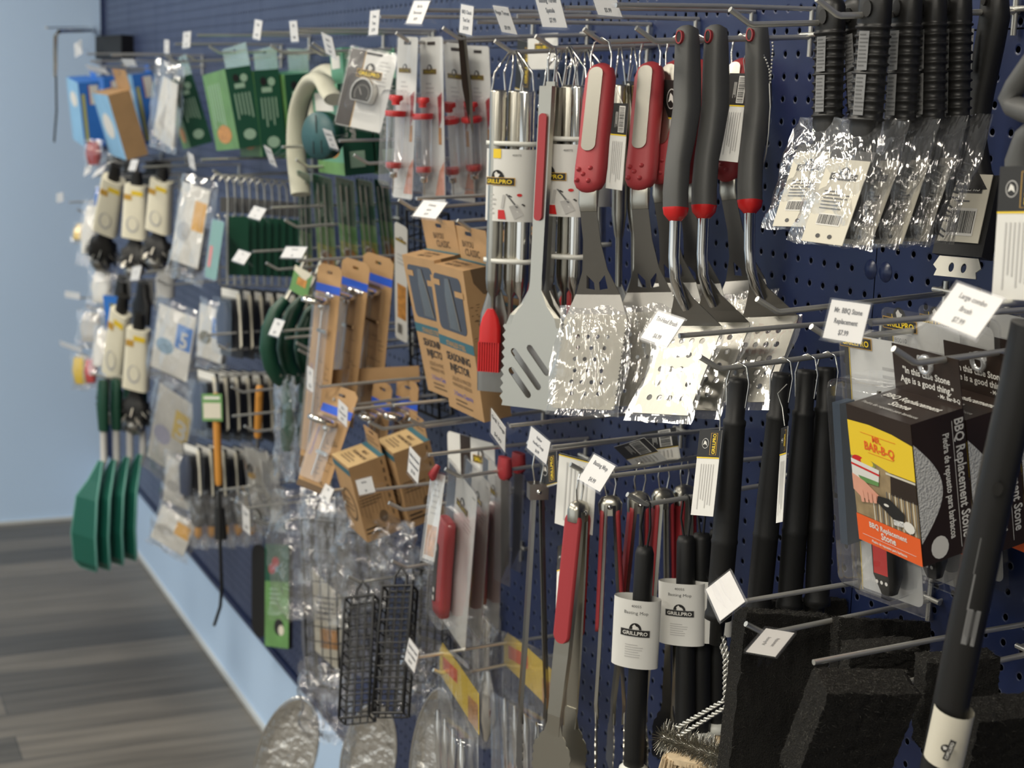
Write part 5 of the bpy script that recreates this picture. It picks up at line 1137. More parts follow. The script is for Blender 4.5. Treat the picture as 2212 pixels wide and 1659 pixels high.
def meat_side(b, W, H, D, R, U):
    b.rect(0, -H * .12, W, -H * .04, TEAL, -.0004); b.disc(W * .5, -H * .58, W * .36, H * .22, KRAFTD, -.0005); b.disc(W * .5, -H * .58, W * .30, H * .185, KRAFT, -.0007); b.small(W * .25, -H * .68, W * .75, -H * .48, 3, KRAFTD, -.0009)
    RR, UU = R, U; b.T = RR; meat_paint_r(b, D, H); b.T = UU; b.text('MEAT', W * .55, D * .64, D * .15, KRAFTD, -.0006, bold=True, maxw=W * .6); b.text('THERMOMETER', W * .55, D * .48, D * .13, KRAFTD, -.0006, bold=True, maxw=W * .85); b.small(W * .2, D * .12, W * .8, D * .40, 3, KRAFTD, -.0006); b.rect(0, D * .84, W, D, TEAL, -.0005); b.T = None
def meat_paint_r(b, W, H):
    for k in range(9): b.rect(W * (.05 + .1 * k), -H * (.66 + .03 * (k % 3)), W * (.06 + .1 * k), -H * .44, KRAFTD, -.0005)
    b.small(W * .08, -H * .56, W * .7, -H * .40, 4, KRAFTD, -.0005); b.disc(W * .6, -H * .74, W * .12, H * .08, KRAFTD, -.0006); b.small(W * .05, -H * .93, W * .6, -H * .82, 2, INK, -.0006)
    for k in range(7): b.rect(W * .86, -H * (.1 + .11 * k), W * (.90 + .02 * (k % 2)), -H * (.04 + .11 * k), KRAFTD, -.0005)
carton('meat_thermometer_carton', 'left meat thermometer carton, seen corner on with its tan top', 'carton', (716, 981), (753, 1014), (757, 1138), .245, .064, 0, None, KRAFT, KRAFT, MT, (.034, .8, .1, KRAFT, meat_head), meat_side, 'meat thermometer cartons')
carton('meat_thermometer_carton', 'right meat thermometer carton, behind the tag crossing its face', 'carton', (812, 950), (849, 981), (850, 1108), .178, .066, 0, None, KRAFT, KRAFT, MT, (.034, .8, .1, KRAFT, meat_head), meat_side, 'meat thermometer cartons')
# branded cards behind the lighter packs' hook
M, W, H = quad((966, 930), (1068, 955), (968, 1000), .12, 10); c = MB().plate(rrect(0, -H * 1.6, W, 0, .008), 0, .0006, WHITE).rect(W * .28, -H * 1.6, W * .5, 0, DARKBR, -.0003).logo(W * .72, -H * .6, W * .34, -.0006)
solo('branded_card', c, M, 'white branded card with a dark stripe above the red lighter packs', 'card')
def knife_pack(TL, TR, BL, Y, label):
    M, W, H = quad(TL, TR, BL, Y, 10); o = empty('knife_pack', M, label, 'knife pack', 'dark knife packs')
    part('blade', MB().plate([(W * .2, -H * .1), (W * .7, -H * .1), (W * .75, -H * .8), (W * .3, -H * .98)], 0, .001, mat('black_steel', (.03, .03, .03), .35, .6)), o); part('handle', MB().loft([(W * .45, 0, .002, W * .3, .006), (W * .45, 0, -H * .12, W * .34, .008), (W * .45, 0, -H * .16, W * .2, .006)], RED, 14, 3), o)
    part('sleeve', MB().plate([(0, -H), (W, -H), (W, -H * .15), (0, -H * .15)], -.004, -.003, FILMS), o)
knife_pack((1075, 985), (1110, 1000), (1072, 1250), .14, 'dark bladed knife pack with a red end, nearest behind the lighter packs')
knife_pack((1105, 975), (1140, 990), (1095, 1220), .10, 'dark bladed knife pack with a red end, nearer the pegboard')
# stainless tongs-like utensils in film below
for x, lab in ((1030, 'left film wrapped steel spoon under the lighter packs'), (1052, 'right film wrapped steel spoon under the lighter packs')):
    t = at(x, 1330, .10); M, L = tool(t, (x - 2, 1600), .10, .10, 40); o = empty('steel_spoon', M, lab, 'spoon', 'film wrapped spoons'); part('handle', MB().loft([(0, 0, 0, .008, .003), (0, 0, -L * .45, .006, .002)], CHROME, 10), o); part('bowl', MB().loft([(0, 0, -L * .44, .006, .002), (0, -.002, -L * .6, .016, .004), (0, -.004, -L * .8, .022, .006), (0, -.002, -L, .004, .002)], CHROME, 14), o); part('film_bag', bag(.05, L * 1.05, .014, x, None, FILM, amp=.004), o)
# ================================================================ left end of the wall
def htag(tip, tag, label, lines, tlabel, Y=.262, k=1.0):
    Hook(tip, label, True, k)
    if tag: price_tag(*tag, lines, tlabel, Y=Y)
htag((585, 98), ((551, 42), (567, 42), (546, 82)), 'top row hook over the green cartons, right one', ['Carton', '$9.99'], 'price tag standing free against the pegboard, left of two upright ones')
htag((668, 100), ((625, 46), (641, 46), (629, 90)), 'top row hook behind the oven thermometer card', ['Grill', '$9.99'], 'price tag standing free against the pegboard, right of two upright ones')
htag((452, 100), ((396, 70), (412, 69), (394, 104)), 'top row hook over the leftmost green carton', ['Shrimp', '$7.99'], 'blurred upright price tag above the clear bag of the top row')
htag((402, 118), ((355, 86), (365, 86), (355, 114)), 'top row hook over the clear bag', ['Rack', '$9.99'], 'blurred narrow price tag right of the kraft carton header')
htag((262, 138), ((262, 128), (283, 120), (270, 142)), 'top row hook over the kraft carton and blue carton', ['Chips', '$3.99'], 'blurred slanted price tag touching the kraft carton header')
htag((215, 150), ((184, 140), (212, 126), (192, 152)), 'top row hook over the leftmost blue carton', ['Chips', '$3.99'], 'blurred slanted price tag above the leftmost blue carton')
htag((640, 345), ((570, 314), (584, 320), (583, 352)), 'hook beneath the green cartons, right one', ['Skewers', '$4.99'], 'blurred price tag hanging at the foot of the green cartons')
htag((765, 335), ((697, 278), (716, 284), (712, 317)), 'hook behind the green burger press', ['Burger Press', '$6.99', 'each'], 'price tag in front of the green burger press')
htag((460, 368), ((405, 328), (417, 334), (410, 360)), 'second row hook between the clear packs and the wire skewers', ['Tools'], 'blurred price tag at the bottom corner of the clear bag')
htag((330, 380), ((284, 345), (300, 342), (277, 368)), 'second row hook over the cream sleeved brushes', ['Brush'], 'blurred price tag above the cream sleeved brushes')
htag((615, 475), ((549, 445), (577, 449), (535, 468)), 'hook between the two tiers of wire skewers', ['Skewer', '$5.99'], 'price tag lying across the wire skewers, upper one')
htag((575, 568), ((516, 539), (541, 549), (501, 562)), 'hook at the foot of the wire skewers', ['Skewer', '$5.99'], 'price tag lying across the wire skewers, lower one')
htag((340, 605), ((287, 577), (305, 578), (281, 606)), 'third row hook left of the numbered clear packs', ['Brush'], 'blurred price tag below the second row of sleeved brushes')
htag((645, 755), ((594, 688), (614, 697), (580, 722)), 'hook with a short upturned tip beside the green handles', ['Tongs', '$8.99'], 'price tag in front of the leftmost green tong handle')
htag((528, 920), None, 'hook level with the green label of the wooden handled brush', None, None)
htag((500, 1078), None, 'lower hook beneath the wooden handled brush', None, None)
htag((550, 1120), ((523, 1090), (538, 1100), (525, 1142)), 'lowest hook left of the film bagged baskets', ['Shears', '$7.99'], 'small price tag beneath the crumpled white pack')
htag((470, 745), None, 'wire hook across the dark packs, upper', None, None); htag((500, 835), None, 'wire hook across the dark packs, middle', None, None)
for i, (a, b, c, s) in enumerate((((160, 95), (176, 93), (162, 125), 'beside the chrome rail above the blue cartons'), ((205, 370), (226, 362), (198, 385), 'just above the leftmost cream sleeved brush'), ((184, 362), (198, 358), (180, 382), 'left of the one touching the cream sleeved brushes'),
                     ((122, 418), (136, 416), (122, 438), 'alone against the light blue wall, upper'), ((140, 628), (172, 626), (140, 642), 'level with the long blue pack'),
                     ((128, 735), (170, 722), (130, 746), 'above the yellow and red packet'))):
    Hook((c[0] + 45, (a[1] + c[1]) / 2 + 24), 'far hook with the tag ' + s, True); price_tag(a, b, c, ['$'], 'out of focus tag ' + s, Y=.26)
# ---- chrome rail and black box at the very end
o0 = at(120, 160, .36); q = lambda x, y, Y: at(x, y, Y) - o0
o = empty('chrome_rail', Matrix.Translation(o0), 'chrome hanging rail at the far left end with a dark strap', 'rail')
part('rail', MB().tube([q(205, 66, .02), q(128, 68, .36), q(120, 78, .36), q(119, 165, .36)], .006, CHROME, 10), o); part('rail_lower', MB().tube([q(205, 58, .02), q(100, 60, .36)], .003, CHROME, 8), o)
part('strap', MB().tube([q(121, 165, .36), q(122, 240, .36), q(117, 305, .36)], .007, BLACK, 8, flat=.4), o, 'dark hanging strap')
carton('black_holder', 'black wire topped holder box at the far end of the pegboard', 'holder', (206, 78), (262, 74), (206, 128), .10, .05, 20, None, BLACK, WIREK, BLACK)
# ---- cartons
def lines_paint(mt, side, seed):
    def f(b, W, H, D, R, U):
        b.small(W * .15, -H * .75, W * .7, -H * .15, 5, mt, -.0006, seed, True); b.disc(W * .5, -H * .8, W * .3, H * .12, FOOD, -.0006)
        b.T = R; b.small(D * .15, -H * .66, D * .85, -H * .32, 5, side, -.0006, seed, True); b.disc(D * .35, -H * .13, D * .12, H * .05, INK, -.0007); b.disc(D * .66, -H * .14, D * .14, H * .05, side, -.0007); b.rect(D * .25, -H * .26, D * .65, -H * .20, side, -.0007)
        b.disc(D * .5, -H * .84, D * .25, H * .07, side, -.0006, 9); b.T = None
    return f
GP = mat('pale_green_print', (.35, .52, .38), .6)
GSH = film('green_header_plastic', tint=(.6, .9, .75), lo=.06, hi=.5, rough=.15, haze=.25, bump=.1)
for TL, TR, BL, Y, lab in (((352, 178), (368, 173), (396, 322), .21, 'leftmost green carton, tilted, next to the clear bag'), ((437, 163), (487, 158), (468, 326), .215, 'second green carton from the left, its light green front in view'),
                        ((500, 161), (547, 156), (520, 338), .158, 'third green carton from the left'), ((572, 157), (613, 152), (588, 335), .10, 'fourth green carton, nearest the cream coiled brushes')):
    carton('green_carton', lab, 'carton', TL, TR, BL, Y, .055, 0, None, GRNL, GRND, GRNM, (.048, 1.0, 0, GSH), lines_paint(GP, GP, int(Y * 100)), 'green cartons on the top row')
def blue_paint(b, W, H, D, R, U):
    b.disc(W * .5, -H * .3, W * .3, H * .12, PAPER, -.0006); b.T = R; b.rect(D * .10, -H * .95, D * .26, -H * .18, mat('dull_yellow_print', (.5, .5, .15), .5), -.0006); b.rect(D * .5, -H * .35, D * .9, -H * .05, PAPER, -.0006); b.rect(D * .45, -H * .35, D * .5, -H * .05, RED, -.0007); b.T = None
carton('blue_carton', 'leftmost blue carton, against the light blue wall', 'carton', (143, 166), (166, 162), (158, 300), .28, .062, 0, None, LBLUE, BLUEB, BLUEB, (.02, .5, .3, BLUEB), blue_paint, 'blue cartons')
carton('blue_carton', 'blue carton right of the kraft carton', 'carton', (262, 163), (283, 158), (290, 310), .14, .062, 0, None, LBLUE, BLUEB, BLUEB, (.02, .5, .3, BLUEB), blue_paint, 'blue cartons')
carton('blue_carton', 'dark edged blue carton behind the kraft carton', 'carton', (205, 165), (222, 162), (215, 290), .12, .05, 0, None, BLUEB, BLUEB, BLUEB, (.02, .5, .3, BLUEB), blue_paint, 'blue cartons')
carton('wood_chip_carton', 'tilted carton with a plain kraft side and a pale blue front', 'carton', (198, 200), (228, 192), (238, 334), .26, .062, 0, None, LBLUE, KRAFT, KRAFT, (.055, .8, .3, KRAFT), lambda b, W, H, D, R, U: b.disc(W * .5, -H * .5, W * .3, H * .2, PAPER, -.0006), None)
M, W, H = quad((345, 135), (392, 150), (328, 308), .23, 20); o = empty('clear_bag', M, 'clear bag with white contents between the blue and green cartons', 'bag')
hook_for(M @ Vector((W / 2, 0, .012)), 'hook passing through the top of the clear bag')
part('insert', MB().plate([(0, -H * .9), (W, -H), (W * .9, -H * .2), (W * .2, -H * .15)], 0, .002, WHITE).poly([(W * .2, -H * .7), (W * .45, -H * .8), (W * .5, -H * .45)], INKP, -.001), o); part('film_bag', bag(W * 1.3, H * 1.1, .05, 21, Matrix.Translation((W / 2, 0, .01)), FILM, amp=.008), o)
# ---- coiled cream brushes, burger press, stuffing cartons
CREAMB = mat('cream_foam', (.58, .57, .46), .7, bump=.3, bscale=80)
def arch(pts, Y, r, label):
    P = [at(x, y, Y) for x, y in pts]; o = P[0].copy(); e = empty('curved_cream_tube', Matrix.Translation(o), label, 'tube', 'curved cream tubes')
    # smooth by inserting midpoints
    Q = []
    for i in range(len(P) - 1):
        for k in range(6):
            t = k / 6; a = P[max(i - 1, 0)]; b, c, d = P[i], P[i + 1], P[min(i + 2, len(P) - 1)]
            Q.append(.5 * ((2 * b) + (c - a) * t + (2 * a - 5 * b + 4 * c - d) * t * t + (3 * b - a - 3 * c + d) * t ** 3) - o)
    Q.append(P[-1] - o); part('tube', MB().tube(Q, r, CREAMB, 14, flat=1.6), e); part('ribs', MB().tube([v + Vector((-.0, -r * 1.3, 0)) for v in Q], r * .25, PAPER, 6), e)
arch([(650, 420), (640, 330), (645, 240), (668, 180), (695, 172), (712, 200), (722, 215)], .20, .0115, 'nearest curved cream tube arching over the green burger press')
arch([(690, 300), (672, 230), (680, 175), (702, 152), (722, 158), (740, 180)], .14, .011, 'rear curved cream tube behind the nearest one')
M, W, H = quad((662, 240), (720, 236), (668, 350), .25, 25)
o = empty('burger_press', M, 'dark green round burger press lying on edge beside a price tag', 'burger press'); TEALG = mat('muted_teal_face', (.03, .10, .11), .5)
part('rear_shell', MB().lathe([(.0005, .028), (H * .38, .026), (H * .46, .018), (H * .48, 0), (H * .46, -.002)], GRNH, 28, 'y', (W * .45, 0, -H / 2)), o)
part('front_plate', MB().lathe([(H * .47, 0), (H * .46, -.006), (.0005, -.007)], TEALG, 28, 'y', (W * .45, 0, -H / 2)), o, 'muted teal front plate')
part('slots', MB().box(W * .44, W * .47, -.0078, -.007, -H * .45, -H * .1, INK).box(W * .3, W * .32, -.0078, -.007, -H * .85, -H * .6, INK).box(W * .6, W * .62, -.0078, -.007, -H * .85, -H * .6, INK), o)
def stuff_paint(b, W, H, D, R, U):
    b.rect(0, -H, W, -H * .86, GRNL, -.0004); b.disc(W * .6, -H * .7, W * .3, H * .12, FOOD, -.0006); b.rect(W * .1, -H * .3, W * .8, -H * .1, PAPER, -.0005)
    b.T = R; b.text('Stuff-A-Burger', D * .45, -H * .42, D * .26, PAPER, -.0006, rot=90, bold=True, maxw=H * .4); b.text('For stuffed burgers', D * .2, -H * .42, D * .12, PAPER, -.0006, rot=90, maxw=H * .4); b.rect(D * .2, -H * .92, D * .7, -H * .74, GP, -.0006); b.small(D * .15, -H * .18, D * .8, -H * .04, 4, PAPER, -.0006); b.T = None
for TL, TR, BL, Y, lab in (((672, 182), (728, 182), (690, 372), .19, 'green and white carton with burger lettering, left of the oven thermometer'), ((748, 172), (800, 172), (765, 368), .13, 'green and white carton with burger lettering, beneath the oven thermometer')):
    carton('burger_press_carton', lab, 'carton', TL, TR, BL, Y, .055, 0, None, GRNM, GRND, GRNM, (.05, .7, .15, GRNM), stuff_paint, 'burger press cartons')
carton('burger_press_carton', 'tall green card with white lettering behind the top of the oven thermometer', 'carton', (712, 108), (738, 104), (722, 250), .17, .03, 0, None, GRNM, GRNM, GRNM, None, stuff_paint, 'burger press cartons')
# ---- green skewer packs
def green_pack_paint(c, W, H):
    c.rect(.003, -H * .45, W - .003, -.003, GRND, -.0003); c.rect(.003, -H * .62, W - .003, -H * .45, GRNL, -.0003); c.rect(.003, -H + .003, W - .003, -H * .62, SALAD, -.0003); c.disc(W * .55, -H * .8, W * .35, H * .12, FOOD, -.0005); c.disc(W * .4, -H * .72, W * .2, H * .05, PAPER, -.0005); c.text('GRILL', W * .45, -H * .3, W * .3, GP, -.0005, rot=90, bold=True, maxw=H * .3)
def skew_fill(o, W, H, D):
    for k in range(2): part('skewer', MB().tube([(W * (.35 + .3 * k), -.005, -H * .06), (W * (.35 + .3 * k), -.005, -H * .95)], .0018, CHROME, 6), o)
for TL, TR, BL, Y, lab in (((640, 365), (672, 378), (650, 640), .21, 'nearest green skewer pack, pale green card at the left'), ((672, 372), (718, 385), (688, 610), .18, 'second green skewer pack with yellow food picture'), ((722, 378), (766, 390), (738, 600), .15, 'third green skewer pack under the burger cartons'),
                        ((765, 382), (806, 392), (785, 595), .12, 'fourth green skewer pack under the burger cartons'), ((805, 384), (840, 392), (828, 580), .09, 'rearmost green skewer pack left of the tall white card')):
    blister('skewer_pack', lab, 'skewer pack', TL, TR, BL, Y, 38, None, GRNM, skew_fill, None, .010, .002, 'green skewer packs', green_pack_paint, r=.004)
# ---- wire skewers
def wire_skewer():
    o = empty('wire_skewer_rack', I4, '', 'skewer rack')
    w = MB(); w.tube([(0, -.028, .0), (0, -.02, .012), (0, -.004, .012), (0, .004, -.006), (0, .006, -.04), (0, .006, -.22)], .0022, ZINC, 7); part('front_wire', w, o)
    w = MB(); w.tube([(0, -.016, -.075), (0, -.014, -.07), (0, -.012, -.075), (0, -.012, -.22), (0, .006, -.222)], .0022, ZINC, 7); part('lower_wire', w, o)
    part('backing_card', MB().box(-.0008, .0008, .008, .05, -.20, -.075, GRND), o, 'dark green card'); part('plate', MB().box(-.001, .001, -.010, .02, -.066, -.035, INKG), o, 'grey metal plate'); return o
NAMES = ['first', 'second', 'third', 'fourth', 'fifth', 'sixth', 'seventh', 'eighth', 'ninth', 'tenth']
for i in range(10):
    Y = .215 - .019 * i; p = at(486 + 16.2 * i, 390 + 1.5 * i, Y)
    inst('wsk', wire_skewer, Matrix.Translation(p) @ Matrix.Rotation(math.radians(-6), 4, 'Z') @ Matrix.Scale(1.0 + .0 * i, 4), NAMES[i] + ' curled wire skewer rack from the left, over dark green cards', 'skewer rack', 'curled wire skewer racks')
blister('green_pack', 'green pack with an orange picture at the left of the wire skewers', 'pack', (458, 470), (486, 478), (440, 600), .24, 10, None, GRNM, None, None, .01, .003, None, lambda c, W, H: c.rect(W * .15, -H * .8, W * .4, -H * .45, ORNG, -.0004))
# ---- cream sleeved black brushes
CREAMS = mat('pale_cream_sleeve', (.86, .81, .64), .6, var=.03, bscale=30)
def sleeved():
    o = empty('sleeved_brush', I4, '', 'brush')
    part('handle', MB().loft([(0, 0, .03, .010, .008), (0, 0, .0, .012, .010), (0, 0, -.16, .012, .010), (0, 0, -.18, .02, .012), (0, 0, -.185, .028, .018), (0, 0, -.225, .028, .018)], BLACK, 16, 3), o)
    part('sleeve', MB().loft([(0, 0, -.005, .0225, .014), (0, 0, -.15, .0265, .016)], CREAMS, 20, 4).rect(-.004, -.03, .02, -.018, YELL, -.0150).rect(-.019, -.045, -.003, -.03, GOLD, -.0152).disc(0, -.11, .013, .022, INKP, -.0165).disc(.001, -.108, .010, .018, CREAMS, -.0167), o, 'cream sleeve')
    h = MB(); rr = random.Random(1)
    for k in range(120): a, z = rr.uniform(0, 6.28), -.19 - rr.uniform(0, .035); h.tube([(.02 * math.cos(a), .015 * math.sin(a), z), (.036 * math.cos(a), .026 * math.sin(a), z - .012)], .0012, WIREK if k % 3 else STEEL, 3)
    h.lathe([(.0005, -.226), (.018, -.23), (.022, -.245), (.012, -.262), (.0005, -.266)], STEELD, 14); part('bristle_head', h, o); return o
for x, y, x2, y2, Y, yw, lab in ((246, 382, 215, 580, .27, 50, 'leftmost cream sleeved black brush of the second row'), (295, 395, 290, 600, .23, 50, 'middle cream sleeved black brush of the second row'), (350, 385, 338, 580, .20, 40, 'narrow cream sleeved black brush left of the clear orange pack'),
                           (262, 668, 235, 910, .28, 30, 'slim cream sleeved brush beside the long blue pack'), (300, 705, 290, 935, .25, 50, 'cream sleeved brush with a round emblem, left of the pack numbered 5')):
    M, L = tool((x, y), (x2, y2), Y, Y, yw); inst('slv', sleeved, M @ Matrix.Diagonal((1.35, 1.15, L / .262, 1)), lab, 'brush', 'cream sleeved brushes')
# ---- clear packs with numbers
def num_pack(TL, TR, BL, Y, yaw, label, num, col, colp, seed, dark=None, bagm=FILM):
    M, W, H = quad(TL, TR, BL, Y, yaw); o = empty('clear_pack', M, label, 'clear pack', 'clear packs with white cards')
    c = MB().box(0, W, 0, .001, -H, 0, WHITE); c.rect(W * .55, -H * .55, W * .97, -H * .18, colp, -.0004)
    if num: c.text(num, W * .76, -H * .52, H * .34, WHITE, -.0008, bold=True, maxw=W * .34)
    c.disc(W * .3, -H * .6, W * .24, H * .12, col, -.0004); part('card', c, o)
    t = MB(); t.loft([(W * .5, .02, -H * .5, W * .3, .010), (W * .5, .02, -H * 1.05, W * .34, .012)], dark or INKG, 14, 3); part('contents', t, o); part('film_bag', bag(W * 1.3, H * 1.32, .045, seed, Matrix.Translation((W / 2, .008, H * .10)), bagm, amp=.010), o)
PB_ = mat('pale_blue_print', (.25, .38, .5), .5)
MIDB = mat('mid_blue_print', (.10, .25, .62), .5); SOFTO = mat('soft_orange_print', (.75, .42, .10), .5); SOFTY = mat('soft_yellow_print', (.78, .58, .16), .5)
num_pack((395, 392), (455, 410), (368, 560), .24, 30, 'clear pack with an orange square on its white card, second row', '', INKP, SOFTO, 31)
num_pack((345, 655), (424, 690), (325, 790), .25, 35, 'clear pack with a blue number 5 on its white card', '5', PB_, MIDB, 33)
num_pack((432, 655), (485, 672), (425, 768), .19, 25, 'clear pack with a blue mark, right of the one numbered 5', '5', mat('olive_grey_print', (.2, .19, .14), .6), MIDB, 35)
num_pack((345, 828), (420, 880), (318, 985), .25, 35, 'clear pack with a yellow number on its white card', '3', mat('lilac_print', (.45, .45, .6), .6), SOFTY, 37)
num_pack((360, 985), (420, 1010), (352, 1080), .24, 40, 'clear pack with a faint orange mark, hanging low', '', INKP, SOFTO, 39)
num_pack((350, 1090), (415, 1150), (325, 1160), .26, 45, 'lowest clear pack, its white card turned on a corner over the light blue wall', '', INKP, SOFTO, 41)
# ---- dark packs in rows
def dark_pack():
    o = empty('dark_pack', I4, '', 'pack'); part('card', MB().box(-.045, .045, 0, .001, -.15, 0, INK).poly([(.018, -.01), (.034, -.01), (.044, -.12), (.034, -.13), (.03, -.06)], CREAM, -.0005).rect(-.04, -.02, .03, -.003, WHITE, -.0004), o)
    part('tool', MB().loft([(-.01, -.012, -.03, .01, .006), (-.01, -.014, -.06, .025, .009), (-.01, -.014, -.13, .02, .009)], mat('dark_blue_plastic', (.02, .03, .07), .3), 14, 3), o)
    s = MB(); A = rrect(-.042, -.145, .038, -.02, .01); s.rings([[(x, 0, z) for x, z in A], [(x, -.024, z) for x, z in A]], BLIST, caps=False); s.plate(A, -.024, None, BLIST); part('blister', s, o); return o
for i in range(7):
    Y = .19 - .025 * i; p = at(500 + 24 * i, 622 + 2 * i, Y); inst('dpk', dark_pack, Matrix.Translation(p) @ Matrix.Rotation(math.radians(18), 4, 'Z'), NAMES[i] + ' dark blister pack from the left beneath the wire skewers', 'pack', 'dark blister packs under the wire skewers')
for i in range(6):
    Y = .20 - .026 * i; p = at(448 + 24 * i, 800 + 1 * i, Y); inst('dpk', dark_pack, Matrix.Translation(p) @ Matrix.Rotation(math.radians(18), 4, 'Z') @ Matrix.Scale(1.05, 4), NAMES[i] + ' dark blister pack from the left, tier behind the wooden handles', 'pack', 'dark blister packs behind the wooden handles')
for i in range(5):
    Y = .20 - .028 * i; p = at(415 + 27 * i, 960 + 2 * i, Y); inst('dpk', dark_pack, Matrix.Translation(p) @ Matrix.Rotation(math.radians(18), 4, 'Z') @ Matrix.Scale(.95, 4), NAMES[i] + ' dark blister pack from the left, tier above the orange tipped packs', 'pack', 'dark blister packs of the lowest tier')
def tipped():
    o = empty('orange_tipped_pack', I4, '', 'pack'); part('body', MB().loft([(0, 0, 0, .02, .012), (0, 0, -.06, .024, .014), (0, 0, -.075, .010, .010)], INKG, 12, 3), o); part('tip', MB().lathe([(.009, -.074), (.010, -.095), (.004, -.105), (.0004, -.107)], mat('orange_cap', (.7, .35, .08), .4), 12), o); part('film_bag', bag(.07, .15, .03, 51, Matrix.Translation((0, 0, .02)), FILM, amp=.006), o); return o
for i in range(5):
    Y = .19 - .03 * i; p = at(428 + 29 * i, 1072 - 2 * i, Y); inst('tip', tipped, Matrix.Translation(p) @ Matrix.Rotation(math.radians(30), 4, 'Z'), NAMES[i] + ' orange tipped film pack from the left in the bottom tier', 'pack', 'orange tipped film packs')
# ---- wooden handled brushes and the long black poker
for x, y, x2, y2, Y, lab, card in ((466, 848, 473, 1048, .22, 'wooden handled brush with a green label card', True), (561, 832, 557, 945, .15, 'wooden handle behind the crumpled white pack', False)):
    M, L = tool((x, y), (x2, y2), Y, Y, 40); o = empty('wooden_handled_brush', M, lab, 'brush', 'wooden handled brushes')
    part('handle', MB().lathe([(.0004, 0), (.007, -.002), (.0085, -.01), (.0085, -L + .01), (.007, -L)], WOOD, 16), o)
    if card: part('label_card', MB().box(-.03, .024, -.011, -.010, -.062, -.002, GRNL).rect(-.026, -.056, .02, -.022, CREAM, -.0115).rect(-.024, -.014, .018, -.008, PAPER, -.0115), o, 'green card with a cream panel')
    part('shaft', MB().tube([(0, 0, -L), (0, 0, -L - .05)], .004, STEELD, 8).loft([(0, 0, -L - .05, .012, .008), (0, 0, -L - .12, .016, .010)], BLACK, 12), o)
o0 = at(474, 1050, .23); q = lambda x, y: at(x, y, .23) - o0
solo('fire_poker', MB().tube([q(474, 1050), q(476, 1180), q(479, 1270), q(476, 1310), q(463, 1350)], .0038, BLACK, 8), Matrix.Translation(o0), 'long black rod with a bent end hanging over the light blue wall', 'poker')
# ---- green tong handles
def green_handle():
    o = empty('green_handled_tongs', I4, '', 'tongs')
    P = [(0, .012, 0), (0, -.006, -.02), (0, -.018, -.05), (0, -.021, -.085), (0, -.014, -.115), (0, -.001, -.138), (0, .006, -.148)]
    part('grip', MB().tube(P, [.0095, .0125, .0145, .015, .0145, .0135, .009], GRNH, 16), o); part('steel_top', MB().tube([(0, .05, .075), (0, .03, .03), (0, .011, .0)], [.004, .006, .008], STEEL, 8, flat=.5), o)
    part('rivet', MB().lathe([(.0004, -.0022), (.003, 0)], STEEL, 10, 'x', (.0135, -.003, -.132)), o); part('lower_arm', MB().loft([(0, .012, -.14, .012, .004), (0, .016, -.19, .02, .006), (0, .018, -.24, .024, .010), (0, .016, -.27, .012, .008)], GRNH, 14), o)
    part('film_bag', bag(.09, .19, .026, 61, Matrix.Translation((0, .012, -.13)), FILM, amp=.012), o); return o
for i, (x, y, Y) in enumerate(((603, 648, .235), (640, 648, .195), (676, 655, .155))):
    inst('gh', green_handle, Matrix.Translation(at(x, y, Y)) @ Matrix.Rotation(math.radians(8), 4, 'Z') @ Matrix.Scale(1.06, 4), ('front', 'middle', 'rear')[i] + ' green rubber handled tongs of the three hanging side by side', 'tongs', 'green handled tongs')
M, W, H = quad((638, 572), (676, 592), (625, 625), .215, 25); solo('hang_card', MB().box(0, W, 0, .0006, -H, 0, GRNL).poly([(0, 0), (W, 0), (W * .7, -H * .4), (0, -H * .2)], CREAM, -.0005).rect(W * .3, -H * .65, W * .8, -H * .35, FOOD, -.0006), M, 'small green and orange card tied above the green tong handles', 'card')
# ---- green silicone turners
def green_turner():
    o = empty('green_turner', I4, '', 'turner')
    part('handle', MB().loft([(0, 0, .0, .008, .008), (0, 0, -.01, .014, .009), (0, -.002, -.06, .016, .010), (0, 0, -.11, .013, .009)], GRNH, 16), o, 'dark green rubber handle')
    part('shaft', MB().loft([(0, 0, -.105, .008, .006), (0, 0, -.175, .009, .005), (0, -.02, -.215, .009, .005), (0, -.035, -.24, .009, .005)], INKP, 12, 3), o, 'grey shaft')
    b = MB(); prof = [(.006, -.008, -.175), (.018, -.026, -.215), (.034, -.046, -.25), (.040, -.056, -.33), (.038, -.052, -.39), (.026, -.044, -.405)]
    b.rings([[(-w, y - .002, z), (w, y - .002, z), (w, y + .002, z), (-w, y + .002, z)] for w, y, z in prof], GRNS, smooth=False)
    b.tube([(-prof[0][0], prof[0][1], prof[0][2])] + [(-w, y, z) for w, y, z in prof[1:]] + [(w, y, z) for w, y, z in prof[::-1]], .0028, mat('pale_green_edge', (.12, .33, .28), .4), 6)
    part('silicone_blade', b, o); return o
P0 = at(222, 822, .33); HG = hook_for(P0 + Vector((0, 0, .01)), 'long far hook carrying the green silicone turners', k=1.6)
for i, (y, s) in enumerate(((.33, 1.24), (.297, 1.24), (.262, 1.22), (.228, 1.2))):
    inst('gt', green_turner, Matrix.Translation(HG.pt(y) + Vector((0, 0, -.008))) @ Matrix.Rotation(math.radians(28), 4, 'Z') @ Matrix.Scale(s, 4), NAMES[i] + ' green silicone turner from the left, over the floor', 'turner', 'green silicone turners')
